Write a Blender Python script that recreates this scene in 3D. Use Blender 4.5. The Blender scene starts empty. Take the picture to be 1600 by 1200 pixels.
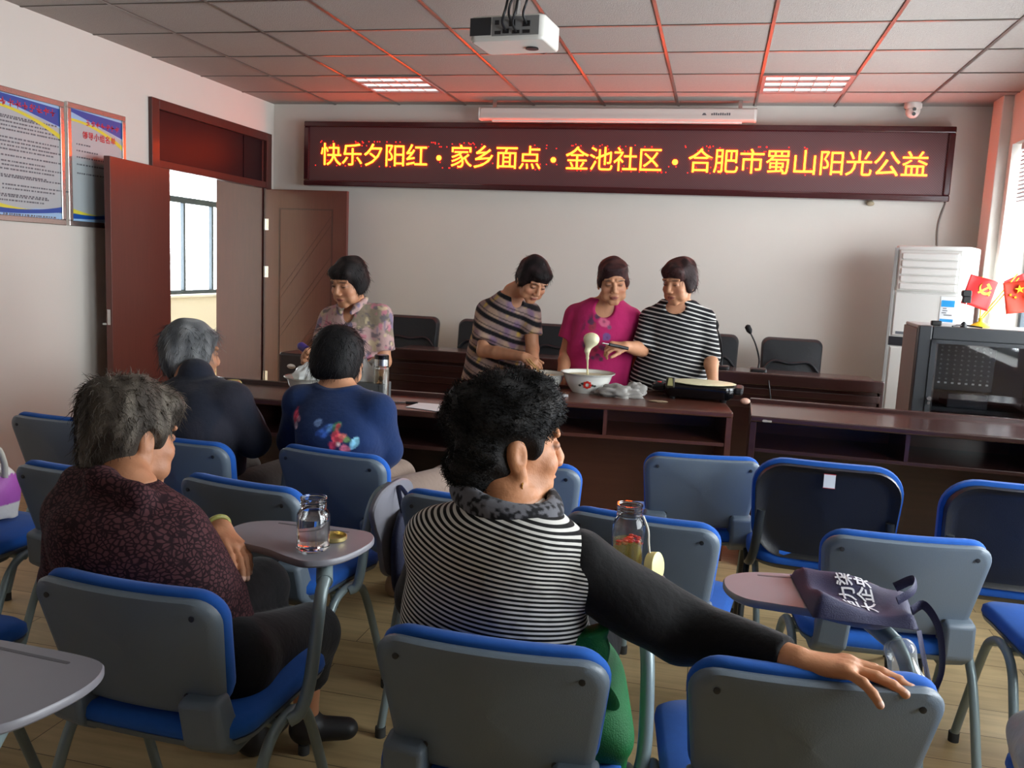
import bpy, bmesh, math, random
import numpy as np
from mathutils import Vector, Matrix
random.seed(7); rng = np.random.default_rng(7)
SC = bpy.context.scene; COL = SC.collection
R = math.radians
# ------------------------------------------------------------------ camera, world, exposure
FOC, YAW, PITCH, ROLL, CAM_H = 1354.8, 0.2257, 0.13498, 0.04584, 1.40
_cy, _sy, _cp, _sp, _cr, _sr = math.cos(YAW), math.sin(YAW), math.cos(PITCH), math.sin(PITCH), math.cos(ROLL), math.sin(ROLL)
cF = Vector((-_sy*_cp, _cy*_cp, -_sp)); _r = Vector((_cy, _sy, 0)); _u = _r.cross(cF)
cR = _cr*_r + _sr*_u; cU = _cr*_u - _sr*_r
cam = bpy.data.objects.new('camera', bpy.data.cameras.new('camera')); COL.objects.link(cam)
cam.data.sensor_fit = 'HORIZONTAL'; cam.data.sensor_width = 36; cam.data.lens = FOC/1600*36
cam.data.clip_start = .05
cam.matrix_world = Matrix(((cR.x, cU.x, -cF.x, 0), (cR.y, cU.y, -cF.y, 0), (cR.z, cU.z, -cF.z, CAM_H), (0, 0, 0, 1)))
SC.camera = cam
def at(px, py, y=None, x=None, z=None):
    """the point of the room seen at a pixel of the 1600x1200 frame, at a given depth / side / height"""
    d = cF + cR*((px-800)/FOC) - cU*((py-600)/FOC)
    t = y/d.y if y is not None else x/d.x if x is not None else (z-CAM_H)/d.z
    return Vector((0, 0, CAM_H)) + d*t
SC.view_settings.view_transform = 'Standard'; SC.view_settings.look = 'None'
SC.view_settings.gamma = 1; SC.view_settings.use_curve_mapping = False
SC.view_settings.exposure = 0.45
try:
    SC.cycles.use_denoising = True; SC.cycles.max_bounces = 10; SC.cycles.diffuse_bounces = 5
    SC.cycles.transparent_max_bounces = 12; SC.cycles.sample_clamp_indirect = 6
except Exception: pass
W = bpy.data.worlds.new('daylight'); SC.world = W; W.use_nodes = True
_bg = W.node_tree.nodes['Background']; _bg.inputs[0].default_value = (.90, .96, 1, 1); _bg.inputs[1].default_value = 14.0
def portal(name, loc, rot, sx, sy):
    l = bpy.data.lights.new(name, 'AREA'); l.shape = 'RECTANGLE'; l.size = sx; l.size_y = sy
    l.cycles.is_portal = True
    o = bpy.data.objects.new(name, l); o.location = loc; o.rotation_euler = rot; COL.objects.link(o)
CEIL = 2.7485; WX0, WX1, WY0, WY1 = -4.01, 1.93, -2.6, 7.367
RWIN = [(3.75, 6.85), (1.0, 3.1)]                       # window openings in the right wall
for a, b in RWIN: portal('window_daylight', (WX1+.27, (a+b)/2, 1.62), (0, R(90), 0), 1.55, b-a)
portal('corridor_daylight', (-6.12, 9.1, 1.6), (0, R(-90), 0), 1.4, 2.4)
# ------------------------------------------------------------------ helpers
def srgb(c):
    return tuple(((v/255)/12.92 if v/255 <= .04045 else ((v/255+.055)/1.055)**2.4) for v in c)
_mats = {}
def mat(name, col, rough=.5, metal=0., spec=.5, noise=0., nscale=8., bump=0., bscale=60., coat=0., emit=None, estr=0., alpha=None, sheen=0., stretch=(1, 1, 1)):
    if name in _mats: return _mats[name]
    m = bpy.data.materials.new(name); m.use_nodes = True; nt = m.node_tree; b = nt.nodes['Principled BSDF']
    c = srgb(col) if max(col) > 1.001 else tuple(col)
    b.inputs['Base Color'].default_value = (*c, 1); b.inputs['Roughness'].default_value = rough
    b.inputs['Metallic'].default_value = metal; b.inputs['Specular IOR Level'].default_value = spec
    b.inputs['Coat Weight'].default_value = coat; b.inputs['Coat Roughness'].default_value = .12
    if sheen: b.inputs['Sheen Weight'].default_value = sheen
    if emit: b.inputs['Emission Color'].default_value = (*emit, 1); b.inputs['Emission Strength'].default_value = estr
    if noise or bump:
        tc = nt.nodes.new('ShaderNodeTexCoord'); mp = nt.nodes.new('ShaderNodeMapping'); mp.inputs['Scale'].default_value = stretch
        nt.links.new(tc.outputs['Object'], mp.inputs['Vector'])
    if noise:
        n = nt.nodes.new('ShaderNodeTexNoise'); n.inputs['Scale'].default_value = nscale; n.inputs['Detail'].default_value = 5
        nt.links.new(mp.outputs[0], n.inputs['Vector'])
        mx = nt.nodes.new('ShaderNodeMix'); mx.data_type = 'RGBA'
        mx.inputs[6].default_value = (*[v*(1-noise) for v in c], 1); mx.inputs[7].default_value = (*[min(1, v*(1+noise)) for v in c], 1)
        nt.links.new(n.outputs[0], mx.inputs[0]); nt.links.new(mx.outputs[2], b.inputs['Base Color'])
    if bump:
        n2 = nt.nodes.new('ShaderNodeTexNoise'); n2.inputs['Scale'].default_value = bscale; n2.inputs['Detail'].default_value = 3
        nt.links.new(mp.outputs[0], n2.inputs['Vector'])
        bp = nt.nodes.new('ShaderNodeBump'); bp.inputs['Strength'].default_value = bump; bp.inputs['Distance'].default_value = .01
        nt.links.new(n2.outputs[0], bp.inputs['Height']); nt.links.new(bp.outputs[0], b.inputs['Normal'])
    _mats[name] = m; return m
def glassmat(name, col=(1, 1, 1), gl=.07, trans=True):
    if name in _mats: return _mats[name]
    m = bpy.data.materials.new(name); m.use_nodes = True; nt = m.node_tree; nt.nodes.clear()
    o = nt.nodes.new('ShaderNodeOutputMaterial'); mx = nt.nodes.new('ShaderNodeMixShader'); t = nt.nodes.new('ShaderNodeBsdfTransparent'); g = nt.nodes.new('ShaderNodeBsdfGlossy')
    t.inputs[0].default_value = (*col, 1); g.inputs['Roughness'].default_value = .03
    lw = nt.nodes.new('ShaderNodeLayerWeight'); lw.inputs[0].default_value = .25
    ma = nt.nodes.new('ShaderNodeMath'); ma.operation = 'MULTIPLY_ADD'; ma.inputs[1].default_value = .5; ma.inputs[2].default_value = gl
    nt.links.new(lw.outputs['Facing'], ma.inputs[0]); ma.use_clamp = True
    nt.links.new(ma.outputs[0], mx.inputs[0]); nt.links.new(t.outputs[0], mx.inputs[1]); nt.links.new(g.outputs[0], mx.inputs[2]); nt.links.new(mx.outputs[0], o.inputs[0])
    _mats[name] = m; return m
def tintmat(name, rough=.8, bump=.15, bscale=90., sheen=0., spec=.3, mott=.12):
    """colour comes from the garment's or skin's own per-vertex dye colour"""
    if name in _mats: return _mats[name]
    m = bpy.data.materials.new(name); m.use_nodes = True; nt = m.node_tree; b = nt.nodes['Principled BSDF']
    a = nt.nodes.new('ShaderNodeAttribute'); a.attribute_name = 'dye'
    tc = nt.nodes.new('ShaderNodeTexCoord'); n = nt.nodes.new('ShaderNodeTexNoise'); n.inputs['Scale'].default_value = 30; n.inputs['Detail'].default_value = 4
    nt.links.new(tc.outputs['Object'], n.inputs['Vector'])
    h = nt.nodes.new('ShaderNodeMapRange'); h.inputs[3].default_value = 1-mott; h.inputs[4].default_value = 1+mott; nt.links.new(n.outputs[0], h.inputs[0])
    v = nt.nodes.new('ShaderNodeVectorMath'); v.operation = 'SCALE'; nt.links.new(a.outputs['Color'], v.inputs[0]); nt.links.new(h.outputs[0], v.inputs['Scale'])
    nt.links.new(v.outputs[0], b.inputs['Base Color'])
    b.inputs['Roughness'].default_value = rough; b.inputs['Specular IOR Level'].default_value = spec; b.inputs['Sheen Weight'].default_value = sheen
    n2 = nt.nodes.new('ShaderNodeTexNoise'); n2.inputs['Scale'].default_value = bscale; n2.inputs['Detail'].default_value = 4
    nt.links.new(tc.outputs['Object'], n2.inputs['Vector'])
    bp = nt.nodes.new('ShaderNodeBump'); bp.inputs['Strength'].default_value = bump; bp.inputs['Distance'].default_value = .008
    nt.links.new(n2.outputs[0], bp.inputs['Height']); nt.links.new(bp.outputs[0], b.inputs['Normal'])
    _mats[name] = m; return m
class MB:
    """collects shapes into one mesh"""
    def __init__(s): s.v = []; s.f = []; s.m = []; s.cur = 0
    def add(s, vs, fs):
        o = len(s.v); s.v += [tuple(v) for v in vs]; s.f += [tuple(i+o for i in f) for f in fs]; s.m += [s.cur]*len(fs); return s
    def box(s, x0, x1, y0, y1, z0, z1, M=None):
        vs = [Vector((x, y, z)) for x in (x0, x1) for y in (y0, y1) for z in (z0, z1)]
        if M is not None: vs = [M @ v for v in vs]
        return s.add(vs, [(0, 1, 3, 2), (4, 6, 7, 5), (0, 4, 5, 1), (2, 3, 7, 6), (0, 2, 6, 4), (1, 5, 7, 3)])
    def rings(s, rings, cap0=True, cap1=True, closed=True):
        n = len(rings[0]); vs = [p for r in rings for p in r]; fs = []
        for i in range(len(rings)-1):
            for j in range(n if closed else n-1):
                k = (j+1) % n; fs.append((i*n+j, i*n+k, (i+1)*n+k, (i+1)*n+j))
        if cap0: fs.append(tuple(range(n-1, -1, -1)))
        if cap1: fs.append(tuple((len(rings)-1)*n+j for j in range(n)))
        return s.add(vs, fs)
    def tube(s, pts, r, n=10, sm=0, sq=1.):
        pts = [Vector(p) for p in pts]
        if sm: pts = smooth_path(pts, sm)
        rr = r if isinstance(r, (list, tuple)) else [r]*len(pts)
        if len(rr) != len(pts): rr = [rr[0]+(rr[-1]-rr[0])*i/(len(pts)-1) for i in range(len(pts))]
        t0 = (pts[1]-pts[0]).normalized(); up = Vector((0, 0, 1)) if abs(t0.z) < .9 else Vector((1, 0, 0))
        nrm = (up - t0*up.dot(t0)).normalized(); rings = []
        for i, p in enumerate(pts):
            t = (pts[min(i+1, len(pts)-1)]-pts[max(i-1, 0)]).normalized()
            nrm = (nrm - t*nrm.dot(t)).normalized(); b = t.cross(nrm)
            rings.append([p + nrm*(rr[i]*math.cos(a)) + b*(rr[i]*sq*math.sin(a)) for a in [2*math.pi*k/n for k in range(n)]])
        return s.rings(rings)
    def lathe(s, prof, n=32, c=(0, 0, 0), M=None):
        c = Vector(c); rings = []
        for r, z in prof: rings.append([c + Vector((max(r, 1e-4)*math.cos(2*math.pi*k/n), max(r, 1e-4)*math.sin(2*math.pi*k/n), z)) for k in range(n)])
        if M is not None: rings = [[M @ p for p in q] for q in rings]
        return s.rings(rings)
    def ball(s, c, r, n=14, sc=(1, 1, 1)):
        c = Vector(c); rings = []
        for i in range(1, n):
            th = math.pi*i/n
            rings.append([c + Vector((r*sc[0]*math.sin(th)*math.cos(2*math.pi*k/(n*2)), r*sc[1]*math.sin(th)*math.sin(2*math.pi*k/(n*2)), -r*sc[2]*math.cos(th))) for k in range(n*2)])
        return s.rings(rings)
    def prism(s, poly, w0, w1, fn=lambda u, v, w: (u, v, w)):
        return s.rings([[Vector(fn(u, v, w0)) for u, v in poly], [Vector(fn(u, v, w1)) for u, v in poly]])
    def pad(s, poly, prof, fn):
        """outline swept through rings of (scale, w) about its centre"""
        cu = sum(p[0] for p in poly)/len(poly); cv = sum(p[1] for p in poly)/len(poly)
        return s.rings([[Vector(fn(cu+(u-cu)*k, cv+(v-cv)*k, w)) for u, v in poly] for k, w in prof])
    def build(s, name, mats, parent=None, smooth=35, bevel=0, bseg=2):
        me = bpy.data.meshes.new(name); me.from_pydata(s.v, [], s.f)
        for m in (mats if isinstance(mats, (list, tuple)) else [mats]): me.materials.append(m)
        if any(s.m): me.polygons.foreach_set('material_index', s.m)
        bm = bmesh.new(); bm.from_mesh(me); bmesh.ops.recalc_face_normals(bm, faces=bm.faces); bm.to_mesh(me); bm.free()
        if smooth:
            me.shade_smooth(); me.set_sharp_from_angle(angle=R(smooth))
        o = bpy.data.objects.new(name, me); COL.objects.link(o)
        if parent is not None: o.parent = parent
        if bevel:
            b = o.modifiers.new('bevel', 'BEVEL'); b.width = bevel; b.segments = bseg; b.limit_method = 'ANGLE'; b.angle_limit = R(40)
        return o
def smooth_path(pts, k):
    out = []
    P = [pts[0]*2-pts[1]] + list(pts) + [pts[-1]*2-pts[-2]]
    for i in range(1, len(P)-2):
        a, b, c, d = P[i-1:i+3]
        for j in range(k):
            t = j/k; out.append(.5*((2*b)+(c-a)*t+(2*a-5*b+4*c-d)*t*t+(3*b-a-3*c+d)*t**3))
    out.append(P[-2]); return out
def rrect(w, h, r, n=6, cx=0, cy=0, taper=0.):
    """rounded rectangle outline, counter-clockwise; taper narrows the bottom"""
    out = []
    for sx, sy, a0 in ((1, 1, 0), (-1, 1, 90), (-1, -1, 180), (1, -1, 270)):
        for i in range(n+1):
            a = R(a0+90*i/n); out.append((cx+sx*(w/2-r)+r*math.cos(a), cy+sy*(h/2-r)+r*math.sin(a)))
    if taper: out = [(u*(1-taper*(h/2-(v-cy))/h), v) for u, v in out]
    return out
def densify(poly, d):
    out = []
    for i, p in enumerate(poly):
        q = poly[(i+1) % len(poly)]; L = math.hypot(q[0]-p[0], q[1]-p[1]); n = max(1, int(L/d))
        out += [(p[0]+(q[0]-p[0])*k/n, p[1]+(q[1]-p[1])*k/n) for k in range(n)]
    return out
def closed_curve(ctrl, k=8):
    n = len(ctrl); out = []
    for i in range(n):
        a, b, c, d = [Vector((*ctrl[(i+j) % n], 0)) for j in (-1, 0, 1, 2)]
        for j in range(k):
            t = j/k; p = .5*((2*b)+(c-a)*t+(2*a-5*b+4*c-d)*t*t+(3*b-a-3*c+d)*t**3); out.append((p.x, p.y))
    return out
def tag(o, label=None, cat=None, group=None, kind=None):
    for k, v in (('label', label), ('category', cat), ('group', group), ('kind', kind)):
        if v: o[k] = v
    return o
def thing(name, label, cat, loc=(0, 0, 0), rz=0., group=None):
    o = bpy.data.objects.new(name, None); o.empty_display_size = .1; COL.objects.link(o)
    o.location = loc; o.rotation_euler = (0, 0, rz); return tag(o, label, cat, group)
def copy_tree(o, parent=None):
    c = o.copy(); COL.objects.link(c)
    if parent is not None: c.parent = parent
    for ch in o.children: copy_tree(ch, c)
    return c
def struct(o): o['kind'] = 'structure'; return o
def text_mesh(name, body, size, m, parent=None, off=0., ext=0., M=None, align='CENTER', spacing=1.):
    cu = bpy.data.curves.new(name, 'FONT'); cu.body = body; cu.size = size; cu.align_x = align; cu.align_y = 'CENTER'; cu.offset = off; cu.extrude = ext; cu.space_character = spacing; cu.resolution_u = 3
    t = bpy.data.objects.new(name+'_tmp', cu); COL.objects.link(t); bpy.context.view_layer.update()
    me = bpy.data.meshes.new_from_object(t.evaluated_get(bpy.context.evaluated_depsgraph_get())); bpy.data.objects.remove(t)
    me.name = name; me.materials.clear(); me.materials.append(m)
    o = bpy.data.objects.new(name, me); COL.objects.link(o)
    if parent is not None: o.parent = parent
    if M is not None: o.matrix_local = M
    return o
def basis(r, u, n, loc):
    return Matrix(((r[0], u[0], n[0], loc[0]), (r[1], u[1], n[1], loc[1]), (r[2], u[2], n[2], loc[2]), (0, 0, 0, 1)))
# ------------------------------------------------------------------ the room
M_wall = mat('white_plaster', (214, 209, 201), .85, noise=.03, nscale=3, bump=.05, bscale=120)
M_white = mat('white_paint', (222, 220, 214), .5)
def planks():
    m = bpy.data.materials.new('wood_vinyl'); m.use_nodes = True; nt = m.node_tree; b = nt.nodes['Principled BSDF']
    tc = nt.nodes.new('ShaderNodeTexCoord'); br = nt.nodes.new('ShaderNodeTexBrick'); br.inputs['Scale'].default_value = 1
    br.inputs['Brick Width'].default_value = 1.2; br.inputs['Row Height'].default_value = .19; br.inputs['Mortar Size'].default_value = .0016; br.inputs['Bias'].default_value = -.1
    br.inputs['Color1'].default_value = (*srgb((196, 172, 128)), 1); br.inputs['Color2'].default_value = (*srgb((182, 157, 112)), 1); br.inputs['Mortar'].default_value = (*srgb((92, 76, 52)), 1)
    nt.links.new(tc.outputs['Object'], br.inputs['Vector'])
    mp = nt.nodes.new('ShaderNodeMapping'); mp.inputs['Scale'].default_value = (1.2, 14, 1); nt.links.new(tc.outputs['Object'], mp.inputs['Vector'])
    n = nt.nodes.new('ShaderNodeTexNoise'); n.inputs['Scale'].default_value = 2.2; n.inputs['Detail'].default_value = 8; n.inputs['Distortion'].default_value = .7; nt.links.new(mp.outputs[0], n.inputs['Vector'])
    n2 = nt.nodes.new('ShaderNodeTexNoise'); n2.inputs['Scale'].default_value = 2.5; n2.inputs['Detail'].default_value = 4; nt.links.new(tc.outputs['Object'], n2.inputs['Vector'])
    ad = nt.nodes.new('ShaderNodeMath'); ad.operation = 'ADD'; nt.links.new(n.outputs[0], ad.inputs[0]); nt.links.new(n2.outputs[0], ad.inputs[1])
    mr = nt.nodes.new('ShaderNodeMapRange'); mr.inputs[1].default_value = .7; mr.inputs[2].default_value = 1.3; mr.inputs[3].default_value = .78; mr.inputs[4].default_value = 1.2; nt.links.new(ad.outputs[0], mr.inputs[0])
    v = nt.nodes.new('ShaderNodeVectorMath'); v.operation = 'SCALE'; nt.links.new(br.outputs['Color'], v.inputs[0]); nt.links.new(mr.outputs[0], v.inputs['Scale']); nt.links.new(v.outputs[0], b.inputs['Base Color'])
    b.inputs['Roughness'].default_value = .42; b.inputs['Specular IOR Level'].default_value = .4
    return m
M_floor = planks()
def slab(name, x0, x1, y0, y1, z0, z1, m, parent=None): return struct(MB().box(x0, x1, y0, y1, z0, z1).build(name, m, parent, smooth=0)) if parent is None else MB().box(x0, x1, y0, y1, z0, z1).build(name, m, parent, smooth=0)
slab('floor', -6.3, WX1+.3, WY0-.2, 13.0, -.1, 0, M_floor)
M_tile = mat('mineral_fibre_tile', (164, 158, 152), .9, noise=.08, nscale=55, bump=.35, bscale=160)
ceiling = slab('ceiling', WX0-.02, WX1+.3, WY0-.2, WY1+.2, CEIL, CEIL+.1, M_tile)
X0G, Y0G = -3.413, 5.024
M_tbar = mat('tbar_steel', (120, 112, 106), .3, .6)
tb = MB()
for k in range(-1, 9):
    x = X0G+.6*k
    if WX0 < x < WX1: tb.box(x-.009, x+.009, WY0, WY1, CEIL-.006, CEIL+.002)
for k in range(-13, 4):
    y = Y0G+.6*k; tb.box(WX0, WX1, y-.008, y+.008, CEIL-.005, CEIL+.002)
tb.build('grid_strip', M_tbar, ceiling, smooth=0)
wt = .24
# front wall, back wall
slab('wall_front', WX0-.24, WX1+.3, WY1, WY1+wt, 0, CEIL+.1, M_wall)
slab('wall_back', WX0-.24, WX1+.3, WY0-wt, WY0, 0, CEIL+.1, M_wall)
# left wall with the doorway
DY0, DY1, DZ, CZ = 5.66, 7.19, 1.99, 2.47
b = MB(); b.box(WX0-wt, WX0, WY0, DY0, 0, CEIL+.1); b.box(WX0-wt, WX0, DY1, WY1, 0, CEIL+.1); b.box(WX0-wt, WX0, DY0, DY1, CZ-.06, CEIL+.1)
struct(b.build('wall_left', M_wall, smooth=0))
# right wall with windows
b = MB(); ys = [WY0]
for a, c in sorted(RWIN): b.box(WX1, WX1+.26, ys[-1], a, 0, CEIL+.1); ys.append(c)
b.box(WX1, WX1+.26, ys[-1], WY1, 0, CEIL+.1)
for a, c in RWIN: b.box(WX1, WX1+.26, a, c, 0, .85); b.box(WX1, WX1+.26, a, c, 2.4, CEIL+.1)
struct(b.build('wall_right', M_wall, smooth=0))
M_alu = mat('dark_window_frame', (62, 70, 76), .4, .5)
M_glass = glassmat('window_glass')
def window(name, fx, y0, y1, z0, z1, mull, bar, inner, t=.045):
    f = MB(); x0, x1 = fx-.03, fx+.03
    f.box(x0, x1, y0, y1, z0, z0+t); f.box(x0, x1, y0, y1, z1-t, z1); f.box(x0, x1, y0, y0+t, z0, z1); f.box(x0, x1, y1-t, y1, z0, z1)
    for m in mull: f.box(x0+.005, x1-.005, m-.018, m+.018, z0+t, bar)
    f.box(x0, x1, y0, y1, bar-.035, bar+.035)
    w = struct(f.build(name, M_alu, smooth=0, bevel=.004))
    MB().box(fx-.004, fx+.004, y0+t/2, y1-t/2, z0+t/2, z1-t/2).build('pane', M_glass, w, smooth=0)
    return w
for i, (a, c) in enumerate(RWIN):
    n = 3; w = window('window_%d' % (i+1), WX1+.2, a, c, .85, 2.4, [a+(c-a)*k/n for k in range(1, n)], 2.0, -1)
    MB().box(WX1-.03, WX1+.17, a-.04, c+.04, .82, .852).build('sill', M_white, w, smooth=0, bevel=.006)
# square pier by the front corner, and a rolled-down pale blind at the head of the first window
struct(MB().box(WX1-.07, WX1+.02, 6.93, 7.17, 0, CEIL).build('trim_1', M_wall, smooth=0, bevel=.008))
M_blind = mat('blind_fabric', (186, 190, 194), .8)
bl = MB()
for k in range(14): bl.box(WX1+.05, WX1+.085, 3.8, 6.8, 2.0+.028*k, 2.004+.028*k+.004)
bl.box(WX1+.045, WX1+.09, 3.8, 6.8, 2.36, 2.4)
tag(bl.build('venetian_blind', M_blind, smooth=0), 'pale grey horizontal blind raised at the head of the window beside the flags', 'blind')
# doorway lining, transom and leaves
M_red = mat('red_brown_door', (98, 52, 44), .36, noise=.22, nscale=5, stretch=(14, 14, .7), coat=.25)
M_frame = mat('dark_red_frame', (74, 36, 32), .4, noise=.2, nscale=6, stretch=(8, 8, .8), coat=.2)
M_transom = mat('dark_transom_panel', (34, 17, 22), .42, spec=.3)
d = struct(bpy.data.objects.new('door_1', None)); COL.objects.link(d)
f = MB(); cw = .09
f.box(WX0-.0, WX0+.03, DY0-cw, DY0, 0, CZ); f.box(WX0, WX0+.03, DY1, DY1+cw, 0, CZ); f.box(WX0, WX0+.03, DY0, DY1, CZ-.07, CZ)
f.box(WX0-.46, WX0, DY0-.01, DY0+.022, 0, CZ); f.box(WX0-.46, WX0+.0, DY1-.022, DY1+.01, 0, CZ)
f.box(WX0-.06, WX0+.025, DY0, DY1, DZ, DZ+.055); f.box(WX0-.46, WX0, DY0, DY1, CZ-.07, CZ-.04)
f.build('frame', M_frame, d, smooth=0, bevel=.004)
tr = MB(); tr.box(WX0-.03, WX0-.01, DY0, DY1, DZ+.055, CZ-.07); tr.box(WX0-.012, WX0-.004, DY1-.33, DY1-.32, DZ+.055, CZ-.07)
tr.build('transom_panel', M_transom, d, smooth=0)
M_steel = mat('bright_steel', (200, 200, 198), .25, 1.)
def leaf(hx, hy, ang, w, sgn, name='leaf'):
    """door leaf hinged at hx,hy opening along direction ang"""
    u = Vector((math.cos(ang), math.sin(ang), 0)); n = Vector((-u.y, u.x, 0))*sgn
    Mx = Matrix(((u.x, n.x, 0, hx), (u.y, n.y, 0, hy), (0, 0, 1, 0), (0, 0, 0, 1)))
    l = MB().box(0, w, 0, .042, .012, DZ-.01)
    g = l.build(name, M_red, d, smooth=0, bevel=.003); g.matrix_local = Mx
    p = MB()   # raised moulding and slanting grooves on the room face
    z0, z1, a, e = .25, DZ-.17, .13*w/.78, w-.13
    for (q0, q1, r0, r1) in ((a, e, z0, z0+.014), (a, e, z1-.014, z1), (a, a+.014, z0, z1), (e-.014, e, z0, z1)): p.box(q0, q1, -.005, .0, r0, r1)
    p.build('moulding', M_frame, g, smooth=0)
    gl = MB()
    for s in (.55, .62, .95, 1.02, 1.3, 1.37):
        A, B = (a+.02, s-.28), (e-.02, s+.28+.1)
        gl.rings([[Vector((A[0], -.0018, A[1])), Vector((A[0], -.0018, A[1]+.005)), Vector((A[0], .002, A[1]+.005)), Vector((A[0], .002, A[1]))], [Vector((B[0], -.0018, B[1])), Vector((B[0], -.0018, B[1]+.005)), Vector((B[0], .002, B[1]+.005)), Vector((B[0], .002, B[1]))]])
    gl.build('groove', M_frame, g, smooth=0)
    for z in (.25, 1.2, 1.62):
        h = MB(); h.tube([(-.006, -.004, z), (-.006, -.004, z+.1)], .008, 8); h.box(0, .03, -.002, .001, z, z+.1); h.build('hinge', M_steel, g)
    k = MB(); k.box(w-.075, w-.035, -.006, 0, .80, 1.0); k.tube([(w-.055, -.005, .9), (w-.055, -.05, .9), (w-.16, -.05, .9)], .009, 8)
    k.build('handle', M_steel, g)
    ed = MB().box(w-.001, w+.002, .008, .03, .9, 1.0); ed.build('lock_plate', M_steel, g, smooth=0)
    return g
leaf(WX0+.035, DY1-.02, R(-2), .79, 1)
leaf(WX0+.05, DY0+.02, R(-90+7), .77, 1).name = 'leaf'
# corridor outside
M_cream = mat('cream_plaster', (226, 221, 208), .85, noise=.05, nscale=2)
b = MB(); b.box(-6.24, -6.0, 2, 8.0, 0, CEIL); b.box(-6.24, -6.0, 10.3, 13, 0, CEIL); b.box(-6.24, -6.0, 8.0, 10.3, 0, .9); b.box(-6.24, -6.0, 8.0, 10.3, 2.36, CEIL)
struct(b.build('wall_corridor', M_cream, smooth=0))
slab('wall_corridor_end', -6.24, WX0-wt, 12.8, 13.0, 0, CEIL, M_cream)
slab('wall_corridor_side', WX0-wt, WX0, WY1+wt, 13, 0, CEIL, M_cream)
slab('ceiling_corridor', -6.24, WX0-.02, 2, 13, CEIL, CEIL+.1, M_cream)
w = window('window_3', -6.12, 8.0, 10.3, .9, 2.36, [8.55, 9.12, 9.7], 1.985, 1)
MB().box(-6.02, -5.94, 7.95, 10.35, .87, .9).build('sill', M_white, w, smooth=0, bevel=.005)
# ------------------------------------------------------------------ LED board on the front wall
M_ledframe = mat('dark_red_led_frame', (58, 14, 20), .22, coat=.5)
def ledpanel():
    m = bpy.data.materials.new('led_matrix'); m.use_nodes = True; nt = m.node_tree; b = nt.nodes['Principled BSDF']
    tc = nt.nodes.new('ShaderNodeTexCoord'); ch = nt.nodes.new('ShaderNodeTexChecker'); ch.inputs['Scale'].default_value = 110
    ch.inputs[1].default_value = (*srgb((100, 62, 64)), 1); ch.inputs[2].default_value = (*srgb((78, 54, 56)), 1)
    nt.links.new(tc.outputs['Object'], ch.inputs['Vector']); nt.links.new(ch.outputs[0], b.inputs['Base Color']); b.inputs['Roughness'].default_value = .45
    return m
BX0, BX1, BZ0, BZ1, BY = -3.655, 1.655, 2.03, 2.585, 7.27
led = thing('led_sign_board', 'long dark red-framed LED board with glowing yellow Chinese characters on the front wall', 'LED sign', ((BX0+BX1)/2, BY, BZ0))
cx = (BX0+BX1)/2; L = (BX1-BX0)/2; H = BZ1-BZ0
f = MB(); fr = .048
f.box(-L, L, -.02, WY1-BY, 0, fr); f.box(-L, L, -.02, WY1-BY, H-fr, H); f.box(-L, -L+fr, -.02, WY1-BY, fr, H-fr); f.box(L-fr, L, -.02, WY1-BY, fr, H-fr)
f.build('frame', M_ledframe, led, smooth=0, bevel=.008)
MB().box(-L+fr, L-fr, 0, WY1-BY, fr, H-fr).build('panel', ledpanel(), led, smooth=0)
M_char = mat('led_character', (255, 180, 40), .5, emit=(1, .062, .003), estr=23)
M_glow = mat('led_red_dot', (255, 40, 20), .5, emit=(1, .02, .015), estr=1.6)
TXT = '快乐夕阳红·家乡面点·金池社区·合肥市蜀山阳光公益'
xs0, xs1 = -3.50-cx, 1.49-cx
step = (xs1-xs0)/len(TXT)
for i, chx in enumerate(TXT):
    x = xs0+step*(i+.5); zc = H/2 - .018
    if chx == '·':
        o = MB().ball((x, -.004, zc), .022, 8, (1, .25, 1)).build('separator_dot', M_char, led)
    else:
        o = text_mesh('led_character', chx, .205, M_char, led, off=-.0005, ext=.002, M=basis((1, 0, 0), (0, 0, 1), (0, -1, 0), (x, -.004, zc)))
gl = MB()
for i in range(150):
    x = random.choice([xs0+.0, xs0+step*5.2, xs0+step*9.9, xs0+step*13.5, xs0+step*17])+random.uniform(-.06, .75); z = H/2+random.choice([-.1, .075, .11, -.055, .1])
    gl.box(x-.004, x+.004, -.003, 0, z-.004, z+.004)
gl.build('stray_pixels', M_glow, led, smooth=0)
# ------------------------------------------------------------------ projection screen case, cameras, lamps
sc_ = thing('projection_screen_case', 'long white rolled projection screen case below the ceiling above the LED board', 'screen', (-.91, 7.14, 2.635))
pr = closed_curve([(-.045, -.045), (.045, -.045), (.05, .0), (.045, .045), (-.045, .045), (-.05, 0)], 4)
MB().prism(pr, -1.09, 1.09, lambda u, v, w: (w, u, v)).build('case', mat('screen_case_white', (205, 196, 190), .4), sc_, bevel=.004)
for s in (-1, 1):
    MB().prism(rrect(.1, .1, .02), s*1.09, s*1.105, lambda u, v, w: (w, u, v)).build('end_cap', M_white, sc_)
    MB().box(s*.98-.015, s*.98+.015, -.01, .01, .04, CEIL-2.635).build('hanger', M_steel, sc_, smooth=0)
MB().box(-1.0, 1.0, -.012, .012, -.062, -.045).build('pull_bar', M_white, sc_, smooth=0, bevel=.004)
q = MB(); [q.box(.765+.0165*k, .765+.0165*k+.012, -.0512, -.0505, -.009, .010 if k % 3 else .006) for k in range(9)]; q.build('logo_text', mat('grey_print', (90, 90, 95), .6), sc_, smooth=0)
lm = MB(); lm.add([(.69, -.051, -.015), (.735, -.051, -.015), (.712, -.051, .02)], [(0, 1, 2)]); lm.build('emblem', _mats['grey_print'], sc_, smooth=0)
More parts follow.
